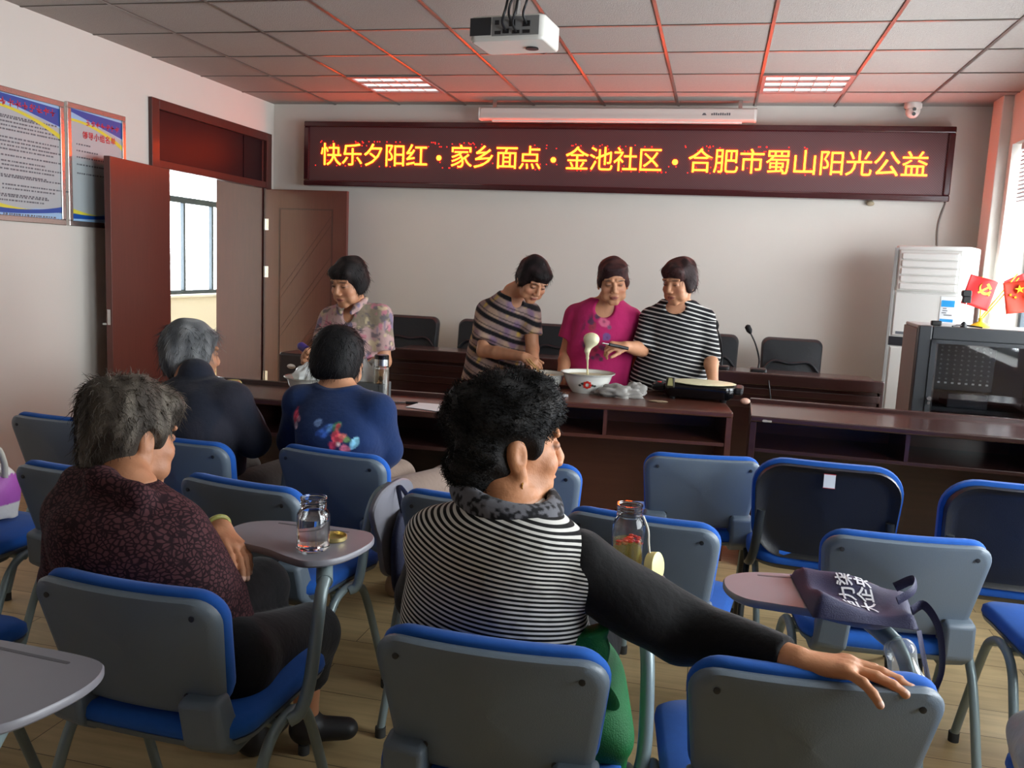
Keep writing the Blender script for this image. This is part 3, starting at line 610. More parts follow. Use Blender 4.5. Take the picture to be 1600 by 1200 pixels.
def training_chair(arm=None):
    """grey shell chair with blue pads; arm = None, 'open' or 'folded' writing tablet on the right"""
    t = thing('training_chair', 'x', 'chair', group='blue and grey training chairs')
    o = densify(rrect(.43, .27, .055, 7, 0, .615, .16), .03)
    MB().pad(o, [(0, -.012), (.9, -.012), (.97, -.009), (1, .0), (1, .012), (.97, .016), (0, .016)], back_map).build('back_shell', M_grey, t, smooth=50)
    sh = t.children[-1]
    for (u, v) in ((-.165, .715), (.165, .715), (-.12, .53), (.12, .53)):
        p = Vector(back_map(u, v, -.012)); MB().lathe([(0, 0), (.006, 0), (.006, -.002), (0, -.003)], 10, M=basis((1, 0, 0), (0, 0, 1), (0, 1, 0), p)).build('screw', M_screw, sh)
    o2 = densify(rrect(.425, .275, .065, 7, 0, .622, .14), .03)
    MB().pad(o2, [(0, .016), (.96, .016), (1.0, .022), (1.015, .034), (.985, .05), (.9, .06), (.6, .066), (0, .068)], back_map).build('back_pad', M_blue, t, smooth=60)
    def seat_map(u, v, w): return (u, v, w + .11*u*u - (.9*(v-.1)**2 if v > .1 else 0) + (.5*(v+.12)**2 if v < -.12 else 0))
    so = densify(rrect(.455, .44, .09, 7, 0, .025), .03)
    MB().pad(so, [(0, .405), (.8, .405), (.97, .415), (1, .43), (0, .432)], seat_map).build('seat_shell', M_grey, t, smooth=50)
    MB().pad(so, [(0, .43), (.985, .43), (1.01, .44), (1.0, .458), (.94, .468), (.6, .472), (0, .472)], seat_map).build('seat_pad', M_blue, t, smooth=60)
    for s in (-1, 1):
        # plastic bracket joining back and seat
        pl = [(-.215, .53), (-.165, .54), (-.135, .47), (-.08, .445), (-.05, .425), (-.06, .4), (-.15, .395), (-.2, .43)]
        MB().prism(pl, .12, .205, lambda u, v, w: (s*w*(1.0 if v < .47 else .96), u+.55*w*w-.02, v)).build('bracket', M_grey, t, bevel=.012, bseg=3)
        x = s*.235
        MB().tube([(x+s*.01, -.24, .012), (x+s*.004, -.14, .29), (x, -.085, .385), (x, -.02, .415), (x, .05, .4), (x+s*.004, .1, .33), (x+s*.014, .215, .012)], .0125, 12, sm=5).build('leg_frame', M_tube, t)
        fr = t.children[-1]
        for p in ((x+s*.01, -.24), (x+s*.014, .215)): MB().lathe([(0, 0), (.016, 0), (.016, .03), (.0, .031)], 12, (p[0], p[1]+(.004 if p[1] < 0 else -.004), 0)).build('rubber_foot', M_rub, fr)
    MB().tube([(-.235, -.03, .405), (.235, -.03, .405)], .011, 10).build('crossbar', M_tube, t)
    MB().tube([(-.235, .05, .395), (.235, .05, .395)], .011, 10).build('crossbar', M_tube, t)
    if arm:
        MB().tube([(.245, -.02, .41), (.262, .0, .425), (.268, .03, .48), (.262, .075, .6), (.252, .11, .655), (.237, .16, .678), (.2, .22, .686)] if arm == 'open' else [(.245, -.02, .41), (.262, .0, .425), (.268, .02, .5), (.268, .05, .63), (.274, .09, .69), (.287, .14, .70)], .0145, 12, sm=6).build('tablet_arm', M_tube, t)
        MB().tube([(.246, .135, .667), (.21, .205, .684)] if arm == 'open' else [(.277, .10, .692), (.287, .14, .70)], .019, 12).build('hinge_sleeve', M_tube, t.children[-1])
        def tm(u, v, w): return (u, v, w)
        if arm == 'open': fn = lambda u, v, w: (u, v, .705+w)
        else: fn = lambda u, v, w: (.305-w+.02*(.285-u), .0+(v-.125)*.95, .725-(.285-u)*.82)   # swung down beside the seat
        MB().pad(TAB, [(0, -.008), (.97, -.008), (1, -.003), (1, .006), (.985, .0095), (0, .0095)], fn).build('tablet', M_tab, t, smooth=40)
        if arm == 'open':
            tb_ = t.children[-1]; MB().prism(rrect(.2, .008, .004), .0086, .0099, lambda u, v, w: (u+.1, v+.355, 0.705+w)).build('pencil_groove', mat('groove_dark', (84, 84, 90), .5), tb_)
    return t
def black_chair():
    t = thing('black_backed_chair', 'x', 'chair', group='black-backed blue chairs')
    def bm_(u, v, w): k = (v-.45)/.34; return (u, -.19-.06*k+.4*u*u+w, v)
    o = densify(rrect(.47, .335, .1, 8, 0, .625, .08), .03)
    MB().pad(o, [(0, -.0), (.8, -.0), (.9, -.004), (.955, -.02), (.985, -.024), (1, -.012), (1, .005), (0, .01)], bm_).build('back_shell', M_black, t, smooth=50)
    MB().pad(densify(rrect(.49, .36, .11, 8, 0, .625, .08), .03), [(0, .014), (.95, .012), (1, .014), (1.01, .03), (.97, .048), (.8, .056), (0, .058)], bm_).build('back_pad', M_blue, t, smooth=60)
    so = densify(rrect(.48, .45, .1, 7, 0, .02), .03)
    def sm_(u, v, w): return (u, v, w - (.9*(v-.1)**2 if v > .1 else 0)+.1*u*u)
    MB().pad(so, [(0, .41), (.9, .41), (1, .43), (0, .432)], sm_).build('seat_shell', M_black, t, smooth=50)
    MB().pad(so, [(0, .43), (.985, .43), (1.01, .445), (1.0, .465), (.93, .478), (0, .484)], sm_).build('seat_pad', M_blue, t, smooth=60)
    for s in (-1, 1):
        MB().tube([(s*.205, -.215, .62), (s*.215, -.2, .48), (s*.23, -.12, .4), (s*.235, .12, .4), (s*.24, .19, .34), (s*.25, .24, .0)], .0155, 12, sm=5, sq=.75).build('side_frame', M_btube, t)
        MB().tube([(s*.232, -.04, .4), (s*.24, -.14, .3), (s*.25, -.25, 0)], .0155, 12, sm=5, sq=.75).build('leg', M_btube, t)
    return t
def place(src, bx, by, ang, label, d=.255):
    """put a chair so that the top of its back stands at bx, by"""
    a = R(ang); src.location = (bx+math.sin(a)*-d, by+math.cos(a)*d, 0); src.rotation_euler = (0, 0, a); src['label'] = label
    return src
plain = training_chair(); tabopen = training_chair('open'); tabfold = training_chair('folded')
CH = {}
def add(key, src, *a):
    o = src if not src.get('used') else copy_tree(src)
    src['used'] = 1; CH[key] = place(o, *a); return o
add('c1', plain, -2.40, 2.73, -2, 'empty training chair nearest the left wall beside the plastic bag')
add('c2', plain, -1.80, 2.10, -3, 'training chair whose back shows between the plastic bag and the maroon blouse')
add('c17', plain, -2.34, 2.05, -2, 'training chair at the left frame edge carrying the white and purple bag')
add('c3', tabfold, -1.78, 2.57, -5, 'training chair seating the grey-haired person in dark jacket')
add('c4', tabfold, -1.29, 2.14, -9, 'empty training chair with its tablet swung down and a dark bag hanging from it')
add('c5', plain, -1.23, 2.62, -8, 'training chair seating the person in navy blouse')
add('c6', plain, -.63, 2.24, -3, 'training chair mostly hidden behind the striped-back woman')
add('c7', plain, -.60, 2.74, -3, 'training chair seen between the curly-haired woman and the brown table')
add('c8', plain, -.155, 2.23, -7, 'empty training chair just behind the open tea bottle')
add('c9', plain, .005, 3.10, 10, 'empty training chair close to the griddle table')
add('c12', plain, .53, 2.31, 5, 'empty training chair behind the navy tote bag')
add('c14', plain, 1.1, 2.34, 4, 'training chair cut by the right frame edge with only its blue seat corner showing')
add('s3', tabopen, -1.08, 1.376, -2, 'training chair seating the woman in maroon leaf-print blouse')
add('s4', tabopen, -.335, 1.353, 1, 'training chair seating the curly-haired woman in stripes')
add('c13', tabopen, .215, 1.42, 7, 'training chair under the resting hand, its tablet holding the tote bag')
add('c18', plain, .885, 1.42, 2, 'training chair at the lower right corner carrying the cloudy plastic bundle')
add('c15', tabopen, -1.24, .57, -4, 'training chair in the lower left corner of which only the tablet shows')
add('c16', plain, -1.86, 1.3, -3, 'training chair at the left frame edge with only a blue seat corner showing')
bk = black_chair()
place(bk, .405, 2.95, -2, 'black-backed blue chair with a small white sticker on its back', .25)
# sticker on that chair only
bk2 = copy_tree(bk); place(bk2, .98, 2.88, 0, 'black-backed blue chair without sticker near the right frame edge', .25)
stk = MB(); stk.box(-.018, .018, -.2615, -.2595, .728, .772); stk.cur = 1; stk.box(-.019, .019, -.261, -.2593, .726, .729); stk.box(-.019, .019, -.261, -.2593, .771, .774)
stk.build('sticker', [mat('label_white', (222, 226, 228), .5), M_pred], bk, smooth=0)
for k in ('used',):
    for o in list(bpy.data.objects):
        if k in o: del o[k]
# ------------------------------------------------------------------ drinks on tablets
def liquid(name, tint, body, amount):
    m = glassmat(name, tint, .02); nt = m.node_tree; o = nt.nodes['Material Output']; src = o.inputs[0].links[0].from_socket
    d = nt.nodes.new('ShaderNodeBsdfTranslucent'); d.inputs[0].default_value = (*body, 1); d2 = nt.nodes.new('ShaderNodeBsdfDiffuse'); d2.inputs[0].default_value = (*body, 1)
    a = nt.nodes.new('ShaderNodeMixShader'); a.inputs[0].default_value = .5; nt.links.new(d.outputs[0], a.inputs[1]); nt.links.new(d2.outputs[0], a.inputs[2])
    mx = nt.nodes.new('ShaderNodeMixShader'); mx.inputs[0].default_value = amount; nt.links.new(src, mx.inputs[1]); nt.links.new(a.outputs[0], mx.inputs[2]); nt.links.new(mx.outputs[0], o.inputs[0]); return m
def refr(name, col, ior, rough=0.):
    m = mat(name, col, rough); b = m.node_tree.nodes['Principled BSDF']; b.inputs['Transmission Weight'].default_value = 1; b.inputs['IOR'].default_value = ior; return m
M_clear = refr('clear_bottle', (.97, .98, .98), 1.42); M_water = refr('clear_water', (.95, .96, .96), 1.3); M_tea = liquid('pale_green_tea', (.86, .80, .48), (.50, .42, .12), .35)
TZ = .715
j = thing('glass_jar', 'open glass jar of water on the tablet beside the maroon-bloused woman', 'jar', (*at(489, 858, z=TZ).to_tuple()[:2], TZ))
MB().lathe([(0, .002), (.034, .002), (.0385, .008), (.0385, .085), (.033, .096), (.029, .1), (.029, .122), (.031, .123), (.031, .127), (.028, .127), (.027, .124), (.027, .1), (.036, .085), (.036, .012), (.0, .008)], 36).build('body', M_clear, j)
MB().lathe([(0, .009), (.0355, .012), (.0355, .078), (0, .078)], 32).build('water', M_water, j)
q = MB(); [q.tube([(.029*math.cos(a+k*6.283), .029*math.sin(a+k*6.283), .104+.006*k+a*.001) for a in [6.283*i/24 for i in range(25)]], .0018, 6) for k in range(3)]; q.build('screw_thread', M_clear, j)
l = thing('jar_lid', 'gold metal jar lid lying on the tablet behind the glass jar', 'lid', (*at(521, 843, z=TZ).to_tuple()[:2], TZ))
MB().lathe([(0, 0), (.03, 0), (.033, .003), (.033, .011), (.031, .012), (.030, .004), (0, .003)], 32).build('lid', mat('gold_tin', (196, 178, 120), .3, .8), l)
tp = at(977, 905, z=TZ)
t = thing('tea_bottle', 'open clear plastic bottle of pale tea with red goji berries', 'bottle', (tp.x, tp.y, TZ))
MB().lathe([(0, .002), (.033, .002), (.036, .008), (.036, .05), (.0345, .06), (.0345, .085), (.036, .1), (.036, .125), (.03, .142), (.027, .146), (.027, .17), (.029, .171), (.029, .174), (.0255, .174), (.0255, .146), (.033, .125), (.034, .1), (.0325, .085), (.0325, .06), (.034, .05), (.034, .012), (0, .008)], 40).build('body', M_clear, t)
MB().lathe([(0, .009), (.0335, .012), (.0335, .05), (.032, .06), (.032, .085), (.0335, .092), (0, .092)], 32).build('tea', M_tea, t)
q = MB(); [q.tube([(.0275*math.cos(a), .0275*math.sin(a), .15+.007*k) for a in [6.283*i/24 for i in range(25)]], .0016, 6) for k in range(3)]; q.build('screw_thread', glassmat('frosted_neck', (.75, .75, .75), .1), t)
M_goji = mat('goji_red', (222, 60, 24), .45)
for k in range(26):
    a, r = random.uniform(0, 6.28), random.uniform(.004, .029); MB().ball((r*math.cos(a), r*math.sin(a), .093+random.uniform(-.006, .004)), .0042, 6, (1.5, .9, .8)).build('goji_berry', M_goji, t)
q = MB()
for k in range(22): a, r = random.uniform(0, 6.28), random.uniform(.0, .027); q.ball((r*math.cos(a), r*math.sin(a), .014+random.uniform(0, .008)), .0055, 6, (1.3, 1, .7))
q.build('tea_dregs', mat('amber_fruit', (190, 110, 40), .5), t)
cp = MB().lathe([(.027, -.0), (.031, 0), (.032, .006), (.032, .02), (.029, .022), (0, .022), (0, .019), (.028, .018), (.028, .002)], 32, M=Matrix.Translation((.052, .004, .036)) @ Matrix.Rotation(R(80), 4, 'Y') @ Matrix.Rotation(R(20), 4, 'X')).build('hanging_cap', mat('cap_cream', (232, 222, 150), .45), t)
MB().tube([(.03, .0, .15), (.043, 0, .12), (.046, .0, .09), (.05, 0, .066)], .0025, 8, sm=5).build('cap_strap', mat('strap_white', (220, 216, 200), .6), t)
# ------------------------------------------------------------------ things on the long tables
M_enamel = mat('white_enamel', (226, 226, 218), .18, coat=.4); M_batter = mat('batter', (222, 216, 178), .4)
M_flo = mat('enamel_red_flower', (204, 46, 36), .4); M_leafy = mat('enamel_dark_leaf', (60, 66, 60), .4); M_rim = mat('enamel_rim', (150, 150, 140), .3)
def bowl(label, loc, r, h, fill=None, group=None, fl=True):
    t = thing('enamel_bowl', label, 'bowl', loc, 0, group)
    MB().lathe([(0, .002), (r*.56, 0), (r*.58, .004), (r*.72, h*.3), (r*.84, h*.62), (r*.9, h*.88), (r*.96, h*.95), (r, h*.97), (r, h), (r*.95, h), (r*.88, h*.9), (r*.81, h*.62), (r*.68, h*.3), (r*.54, .012), (0, .010)], 48).build('body', M_enamel, t)
    MB().tube([(r*math.cos(a), r*math.sin(a), h) for a in [6.2832*k/40 for k in range(41)]], .0022, 6).build('rim', M_rim, t)
    if fill: MB().lathe([(0, h*fill-.01), (r*(.55+.33*fill), h*fill-.01), (r*(.56+.34*fill), h*fill), (0, h*fill+.003)], 40).build('batter', M_batter, t)
    if fl:
        q = MB(); q2 = MB(); ca = math.atan2(-loc[1], -loc[0])
        for k in range(8): a = k*math.pi/4; _petal(q, r, h, ca, .016*math.cos(a), .016*math.sin(a), .0085)
        for k in (-3, -2, 2, 3): _petal(q2, r, h, ca, .013*k, random.uniform(-.008, .008), .008)
        q.build('painted_flower', M_flo, t); q2.build('painted_leaf', M_leafy, t)
    return t
def _petal(q, r, h, ca, du, dv, s):
    z = h*.5+dv; rr = r*(.72+.12*(z/h-.3)/.32)+.0; n = 8; a0 = ca+du/rr
    c = Vector((rr*math.cos(a0), rr*math.sin(a0), z)); o = Vector((math.cos(a0), math.sin(a0), -.35)).normalized(); e = Vector((-math.sin(a0), math.cos(a0), 0)); u = o.cross(e)
    q.add([c+o*.004]+[c+o*.0028+e*(s*math.cos(6.283*k/n))+u*(s*.8*math.sin(6.283*k/n)) for k in range(n)], [(0, 1+k, 1+(k+1) % n) for k in range(n)])
by = 4.46
pb = at(917, 612, z=.75)
BB = bowl('large white enamel bowl of batter with red flower, under the dripping ladle', (pb.x, pb.y, .75), .145, .105, .85, 'enamel bowls')
pb2 = at(845, 608, z=.75)
SBW = bowl('white enamel bowl stirred with chopsticks', (pb2.x, pb2.y+.03, .75), .13, .085, .8, 'enamel bowls', False)
pb3 = at(478, 622, z=.75)
B3 = bowl('white enamel bowl with a plastic bag in it at the door end', (pb3.x+.03, pb3.y+.02, .75), .135, .1, None, 'enamel bowls')
# plastic bag heaped in that bowl
def blob(name, c, r, sc, m, amp, freq, n=28, seed=1, parent=None, flat=None):
    rg = np.random.default_rng(seed); K = rg.normal(size=(14, 3))*freq; ph = rg.uniform(0, 6.28, 14)
    vs = []; rings = []
    for i in range(1, n):
        th = math.pi*i/n; rw = []
        for k in range(2*n):
            p = np.array([math.sin(th)*math.cos(math.pi*k/n), math.sin(th)*math.sin(math.pi*k/n), -math.cos(th)])
            d = 1+amp*float(np.abs(np.sin(K@p+ph)).mean()-.6)*2.2
            q = Vector((p[0]*r*sc[0]*d, p[1]*r*sc[1]*d, p[2]*r*sc[2]*d))
            if flat is not None and q.z < flat: q.z = flat+(q.z-flat)*.05
            rw.append(q)
        rings.append(rw)
    o = MB().rings(rings).build(name, m, parent, smooth=70); o.location = c; return o
M_film = mat('white_film', (226, 230, 228), .3, spec=.6)
tag(blob('plastic_bag', Vector(B3.location)+Vector((.0, .0, .10)), .075, (1.25, .9, .8), M_film, .5, 3.4, seed=3, flat=-.07), 'crumpled white plastic bag heaped in the bowl at the door end', 'plastic bag')
# tissue box
ptb = at(565, 634, z=.75)
tbx = thing('tissue_box', 'dark grey tissue box with white tissue pulled up, beside the tea bottle', 'tissue box', (ptb.x-.015, ptb.y+.11, .75), R(4))
MB().box(-.11, .09, -.06, .06, 0, .095).build('box', mat('tissue_box_grey', (82, 84, 84), .45), tbx, smooth=0, bevel=.003)
q = MB(); pth = [(-.01, .07), (.0, .076), (.02, .074), (.035, .06), (.02, .055), (.03, .045), (.0, .04), (-.02, .045), (-.03, .06)]
MB().prism([(u*1.1-.0+.02, v-.01) for u, v in pth], -.0614, -.0600, lambda u, v, w: (u, w, v)).build('printed_swan', mat('print_pale', (190, 194, 192), .5), tbx, smooth=0)
tis = []; n = 12
M_tis = mat('tissue_white', (236, 236, 232), .8)
for r_, z in ((.03, .094), (.035, .11), (.045, .13), (.05, .15), (.045, .17), (.02, .185)):
    tis.append([Vector((r_*1.2*math.cos(6.283*k/n)*(1+.35*math.sin(3*6.283*k/n+z*30))+.05*(z-.094)*0-.0, r_*.5*math.sin(6.283*k/n)*(1+.4*math.cos(2*6.283*k/n)), z+.02*math.sin(2*6.283*k/n)*(z > .12))) for k in range(n)])
MB().rings(tis).build('tissue', M_tis, tbx, smooth=60)
# glass tea bottle with steel cap
pgb = at(592, 632, z=.75)
gb = thing('glass_tea_bottle', 'slim glass tea bottle with steel cap beside the tissue box', 'bottle', (pgb.x, pgb.y+.02, .75))
gb.scale = (1.08, 1.08, 1.36)
MB().lathe([(0, 0), (.031, 0), (.033, .004), (.033, .125), (.028, .132), (.028, .14), (.026, .14), (.026, .132), (.03, .124), (.03, .012), (0, .01)], 32).build('body', M_clear, gb)
MB().lathe([(0, .012), (.0295, .012), (.0295, .118), (0, .118)], 28).build('tea', liquid('brown_tea', (.8, .74, .6), (.36, .28, .16), .4), gb)
MB().lathe([(.031, .13), (.031, .152), (.0, .154)], 28).build('steel_ring', M_steel, gb); MB().lathe([(.0305, .15), (.0305, .163), (.028, .166), (0, .166)], 28).build('cap', _mats['black_gloss'], gb)
q = MB(); [q.ball((random.uniform(-.012, .012), random.uniform(-.012, .012), .05+.012*k), .009, 6, (1, .7, 1.3)) for k in range(4)]; q.build('tea_leaf', mat('tea_leaf_brown', (74, 62, 34), .8), gb)
# pen and paper
pa = MB(); P = [at(634, 636, z=.7515), at(655, 629.5, z=.7515), at(705, 633.5, z=.7515), at(699, 645, z=.7515)]
pa.rings([P, [p+Vector((0, 0, .0015)) for p in P]]); tag(pa.build('paper_sheets', mat('paper_white', (226, 226, 226), .7), smooth=0), 'white paper sheets lying on the dark table behind the curly hair', 'paper')
pn = thing('ballpoint_pen', 'silver and black pen lying beside the white paper', 'pen', at(629, 628.5, z=.755), math.atan2(.035, .14))
MB().tube([(-.07, 0, 0), (-.06, 0, 0), (.015, 0, 0)], [.002, .0045, .0045], 10).build('barrel', M_silver, pn); MB().tube([(.015, 0, 0), (.07, 0, 0)], .0052, 10).build('grip', _mats['black_plastic'], pn)
# towel
ptw = at(965, 621, z=.75)
M_towel = mat('towel_grey', (150, 147, 142), .95, noise=.12, nscale=30, bump=.3, bscale=200)
tw = blob('cleaning_cloth', (ptw.x, ptw.y+.03, .768), .062, (1.75, .8, .62), M_towel, .75, 3.2, seed=5, flat=-.018)
tag(tw, 'crumpled pale grey cleaning cloth between the large bowl and the griddle', 'cloth')
o = blob('cloth_corner', (.085, .04, .018), .05, (1.1, .8, .8), M_towel, .6, 3, n=18, seed=8, parent=tw)
# griddle
pg = at(1085, 627, z=.75)
gr = thing('electric_griddle', 'black electric griddle with a pale pancake cooking on it', 'griddle', (pg.x+.02, pg.y+.13, .75), R(-3))
go = rrect(.37, .25, .06)
MB().pad(go, [(0, .014), (.9, .014), (.97, .03), (1, .055), (1, .07), (.985, .078), (0, .078)], lambda u, v, w: (u, v, w)).build('body', _mats['black_gloss'], gr)
MB().box(.18, .225, -.08, .08, .04, .08).build('handle', _mats['black_plastic'], gr, smooth=0, bevel=.012)
MB().box(-.245, -.17, -.1, .06, .035, .075).build('control_box', _mats['black_gloss'], gr, smooth=0, bevel=.02, bseg=3)
for x in (-.13, .13):
    for y in (-.09, .09): MB().lathe([(0, 0), (.015, 0), (.02, .02), (0, .02)], 12, (x, y, 0)).build('foot', _mats['black_plastic'], gr)
MB().lathe([(0, .0), (.012, 0), (.012, .003), (0, .004)], 14, (-.21, -.03, .0745)).build('indicator', M_flo, gr)
MB().box(-.165, -.12, -.135, -.12, .06, .115).build('front_lug', mat('lug_dark', (44, 40, 26), .4), gr, smooth=0, bevel=.006)
MB().prism([(-.014, .072), (.014, .072), (.009, .112), (-.009, .112)], -.138, -.134, lambda u, v, w: (u-.1425, w, v)).build('lug_face', mat('lug_olive', (170, 166, 110), .4), gr, smooth=0)
pc = blob('pancake', (gr.location.x+.01, gr.location.y-.0, .8355), .15, (1.15, .78, .07), M_batter, .1, 2.5, seed=2, flat=-.006); tag(pc, 'pale pancake batter spread over the griddle plate', 'pancake')
pe = at(1150, 631, z=.76); o = MB().ball((0, 0, 0), .02, 10, (1.25, .9, .8)).build('egg_half', mat('pinkish_shell', (214, 170, 150), .5)); o.location = (gr.location.x+.235, gr.location.y-.1, .767); tag(o, 'small pinkish round piece beside the griddle end', 'food')
ps = at(1028, 629, z=.75); o = blob('batter_scrap', (ps.x, ps.y+.02, .754), .035, (1.3, .7, .12), mat('scrap_tan', (150, 130, 104), .8), .4, 3, n=14, seed=4, flat=-.003); tag(o, 'flat tan scrap on the table in front of the griddle', 'food scrap')
tag(MB().box(0, .028, 0, .002, 0, .034).build('paper_tag', mat('label_white', (222, 226, 228), .5), smooth=0), 'small pale tag stuck on the brown table edge below the bowls', 'tag')
bpy.data.objects['paper_tag'].location = at(879, 626, z=.728) + Vector((0, -.0, -.0))
# ------------------------------------------------------------------ figures: smooth implicit bodies meshed on a rectilinear grid
f32 = np.float32
V3 = lambda *a: np.array(a, float)
def nrm(v): v = np.asarray(v, float); return v/np.linalg.norm(v)
def axis_pts(lo, hi, base, fine):
    """grid lines from lo to hi: spacing base, finer inside the listed (a, b, step) ranges"""
    x = lo; out = [x]
    while x < hi:
        st = base
        for a, b, s in fine:
            if a <= x < b: st = min(st, s)
        x += st; out.append(x)
    return np.array(out, f32)
class Body:
    def __init__(s): s.p = []
    def cap(s, a, b, ra, rb=None, k=.02, sub=False, flat=None):
        """tapered capsule; flat=(axis, scale) squashes it along one direction"""
        a, b = np.asarray(a, float), np.asarray(b, float); rb = ra if rb is None else rb; R_ = max(ra, rb)
        def f(X, Y, Z):
            ba = b-a; L = max(float(ba@ba), 1e-12)
            if flat is not None:
                n, sc = flat; q = ((X-a[0])*n[0]+(Y-a[1])*n[1]+(Z-a[2])*n[2]); bn = float(ba@n)
                t = np.clip(((X-a[0])*ba[0]+(Y-a[1])*ba[1]+(Z-a[2])*ba[2])/L, 0, 1)
                dx, dy, dz = X-a[0]-t*ba[0], Y-a[1]-t*ba[1], Z-a[2]-t*ba[2]; h = dx*n[0]+dy*n[1]+dz*n[2]; e = h*(1/sc-1)
                return (np.sqrt((dx+e*n[0])**2+(dy+e*n[1])**2+(dz+e*n[2])**2)-(ra+(rb-ra)*t))*min(1, sc**.5)
            t = np.clip(((X-a[0])*ba[0]+(Y-a[1])*ba[1]+(Z-a[2])*ba[2])/L, 0, 1)
            return np.sqrt((X-a[0]-t*ba[0])**2+(Y-a[1]-t*ba[1])**2+(Z-a[2]-t*ba[2])**2)-(ra+(rb-ra)*t)
        s.p.append((f, np.minimum(a, b)-R_, np.maximum(a, b)+R_, k, sub)); return s
    def chain(s, pts, rad, k=.02, **kw):
        for i in range(len(pts)-1): s.cap(pts[i], pts[i+1], rad[i], rad[i+1], k, **kw)
        return s
    def ell(s, c, r, ax=None, k=.02, sub=False):
        c, r = np.asarray(c, float), np.asarray(r, float); A = np.eye(3) if ax is None else np.asarray(ax, float)   # rows = axes
        def f(X, Y, Z):
            dx, dy, dz = X-c[0], Y-c[1], Z-c[2]
            u, v, w = [dx*A[i, 0]+dy*A[i, 1]+dz*A[i, 2] for i in range(3)]
            k0 = np.sqrt((u/r[0])**2+(v/r[1])**2+(w/r[2])**2); k1 = np.sqrt((u/r[0]**2)**2+(v/r[1]**2)**2+(w/r[2]**2)**2)+1e-9
            return k0*(k0-1)/k1
        e = np.sqrt(((A*r[:, None])**2).sum(0)); s.p.append((f, c-e, c+e, k, sub)); return s
    def loft(s, st, right, up, k=.02, power=2., cut=True):
        """torso: stations (centre, half width, half depth) along the up axis"""
        A = nrm(up); Rt = np.asarray(right, float); Rt = nrm(Rt-A*(Rt@A)); F = np.cross(A, Rt)
        o = np.asarray(st[0][0], float); C = np.array([q[0] for q in st], float)-o
        t = C@A; u = C@Rt; v = C@F; rx = np.array([q[1] for q in st]); ry = np.array([q[2] for q in st])
        def dense(y):
            tt = np.linspace(t[0], t[-1], 80); m = np.gradient(y, t); i = np.clip(np.searchsorted(t, tt)-1, 0, len(t)-2); h = t[i+1]-t[i]; q = (tt-t[i])/h
            return tt, (2*q**3-3*q**2+1)*y[i]+(q**3-2*q**2+q)*h*m[i]+(-2*q**3+3*q**2)*y[i+1]+(q**3-q**2)*h*m[i+1]
        tt = dense(u)[0]; du, dv, drx, dry = [dense(y)[1] for y in (u, v, rx, ry)]
        def f(X, Y, Z):
            dx, dy, dz = X-o[0], Y-o[1], Z-o[2]
            T = dx*A[0]+dy*A[1]+dz*A[2]; U = dx*Rt[0]+dy*Rt[1]+dz*Rt[2]; W_ = dx*F[0]+dy*F[1]+dz*F[2]
            Tc = np.clip(T, t[0], t[-1]); a, b = np.interp(Tc, tt, drx), np.interp(Tc, tt, dry)
            e = (np.abs((U-np.interp(Tc, tt, du))/a)**power+np.abs((W_-np.interp(Tc, tt, dv))/b)**power)**(1/power)
            d = (e-1)*np.minimum(a, b)*.92
            return np.maximum(d, np.maximum(T-t[-1], t[0]-T)).astype(f32)
        m = max(rx.max(), ry.max()); P = np.array([q[0] for q in st], float)
        s.p.append((f, P.min(0)-m, P.max(0)+m, k, False)); return s
    def cut(s, p, n, k=.004):
        """remove everything on the side the normal points to"""
        p, n = np.asarray(p, float), nrm(n)
        s.p.append((lambda X, Y, Z: (p[0]-X)*n[0]+(p[1]-Y)*n[1]+(p[2]-Z)*n[2], None, None, k, True)); return s
    def noise(s, amp, freq, seed, stretch=(1, 1, 1), n=9):
        rg = np.random.default_rng(seed); K = rg.normal(size=(n, 3)); K /= np.linalg.norm(K, axis=1)[:, None]; K *= freq*rg.uniform(.6, 1.5, (n, 1))*np.array(stretch); ph = rg.uniform(0, 6.28, n)
        s.nz = (amp, K, ph); return s
    def mesh(s, step=.006, fine=(), mid=None):
        lo = np.min([p[1] for p in s.p if p[1] is not None and not p[4]], 0)-.02; hi = np.max([p[2] for p in s.p if p[2] is not None and not p[4]], 0)+.02
        ax = [axis_pts(lo[i], hi[i], step, [(c[i]-r, c[i]+r, st) for c, r, st in fine]) for i in range(3)]
        F = np.full([len(a) for a in ax], .5, f32)
        for f, a, b, k, sub in s.p:
            pad = k*1.2+2.5*step
            if a is None: sl = tuple(slice(0, len(q)) for q in ax)
            else: sl = tuple(slice(max(0, int(np.searchsorted(q, a[i]-pad))-1), int(np.searchsorted(q, b[i]+pad))+1) for i, q in enumerate(ax))
            X, Y, Z = ax[0][sl[0]][:, None, None], ax[1][sl[1]][None, :, None], ax[2][sl[2]][None, None, :]
            if X.size == 0 or Y.size == 0 or Z.size == 0: continue
            d = np.broadcast_to(f(X, Y, Z), F[sl].shape).astype(f32); c = F[sl]
            if sub:
                h = np.clip(.5-.5*(c+d)/k, 0, 1); F[sl] = c*(1-h)+(-d)*h+k*h*(1-h)
            else:
                h = np.clip(.5+.5*(d-c)/k, 0, 1); F[sl] = d*(1-h)+c*h-k*h*(1-h)
        if hasattr(s, 'nz'):
            amp, K, ph = s.nz; N = np.zeros_like(F); X, Y, Z = ax[0][:, None, None], ax[1][None, :, None], ax[2][None, None, :]
            near = np.abs(F) < amp*3+step*3; I = np.nonzero(near); P = np.stack([ax[0][I[0]], ax[1][I[1]], ax[2][I[2]]], 1)
            F[I] += (amp*np.sin(P@K.T+ph).sum(1)/math.sqrt(len(ph))).astype(f32)
        return nets(F, ax)
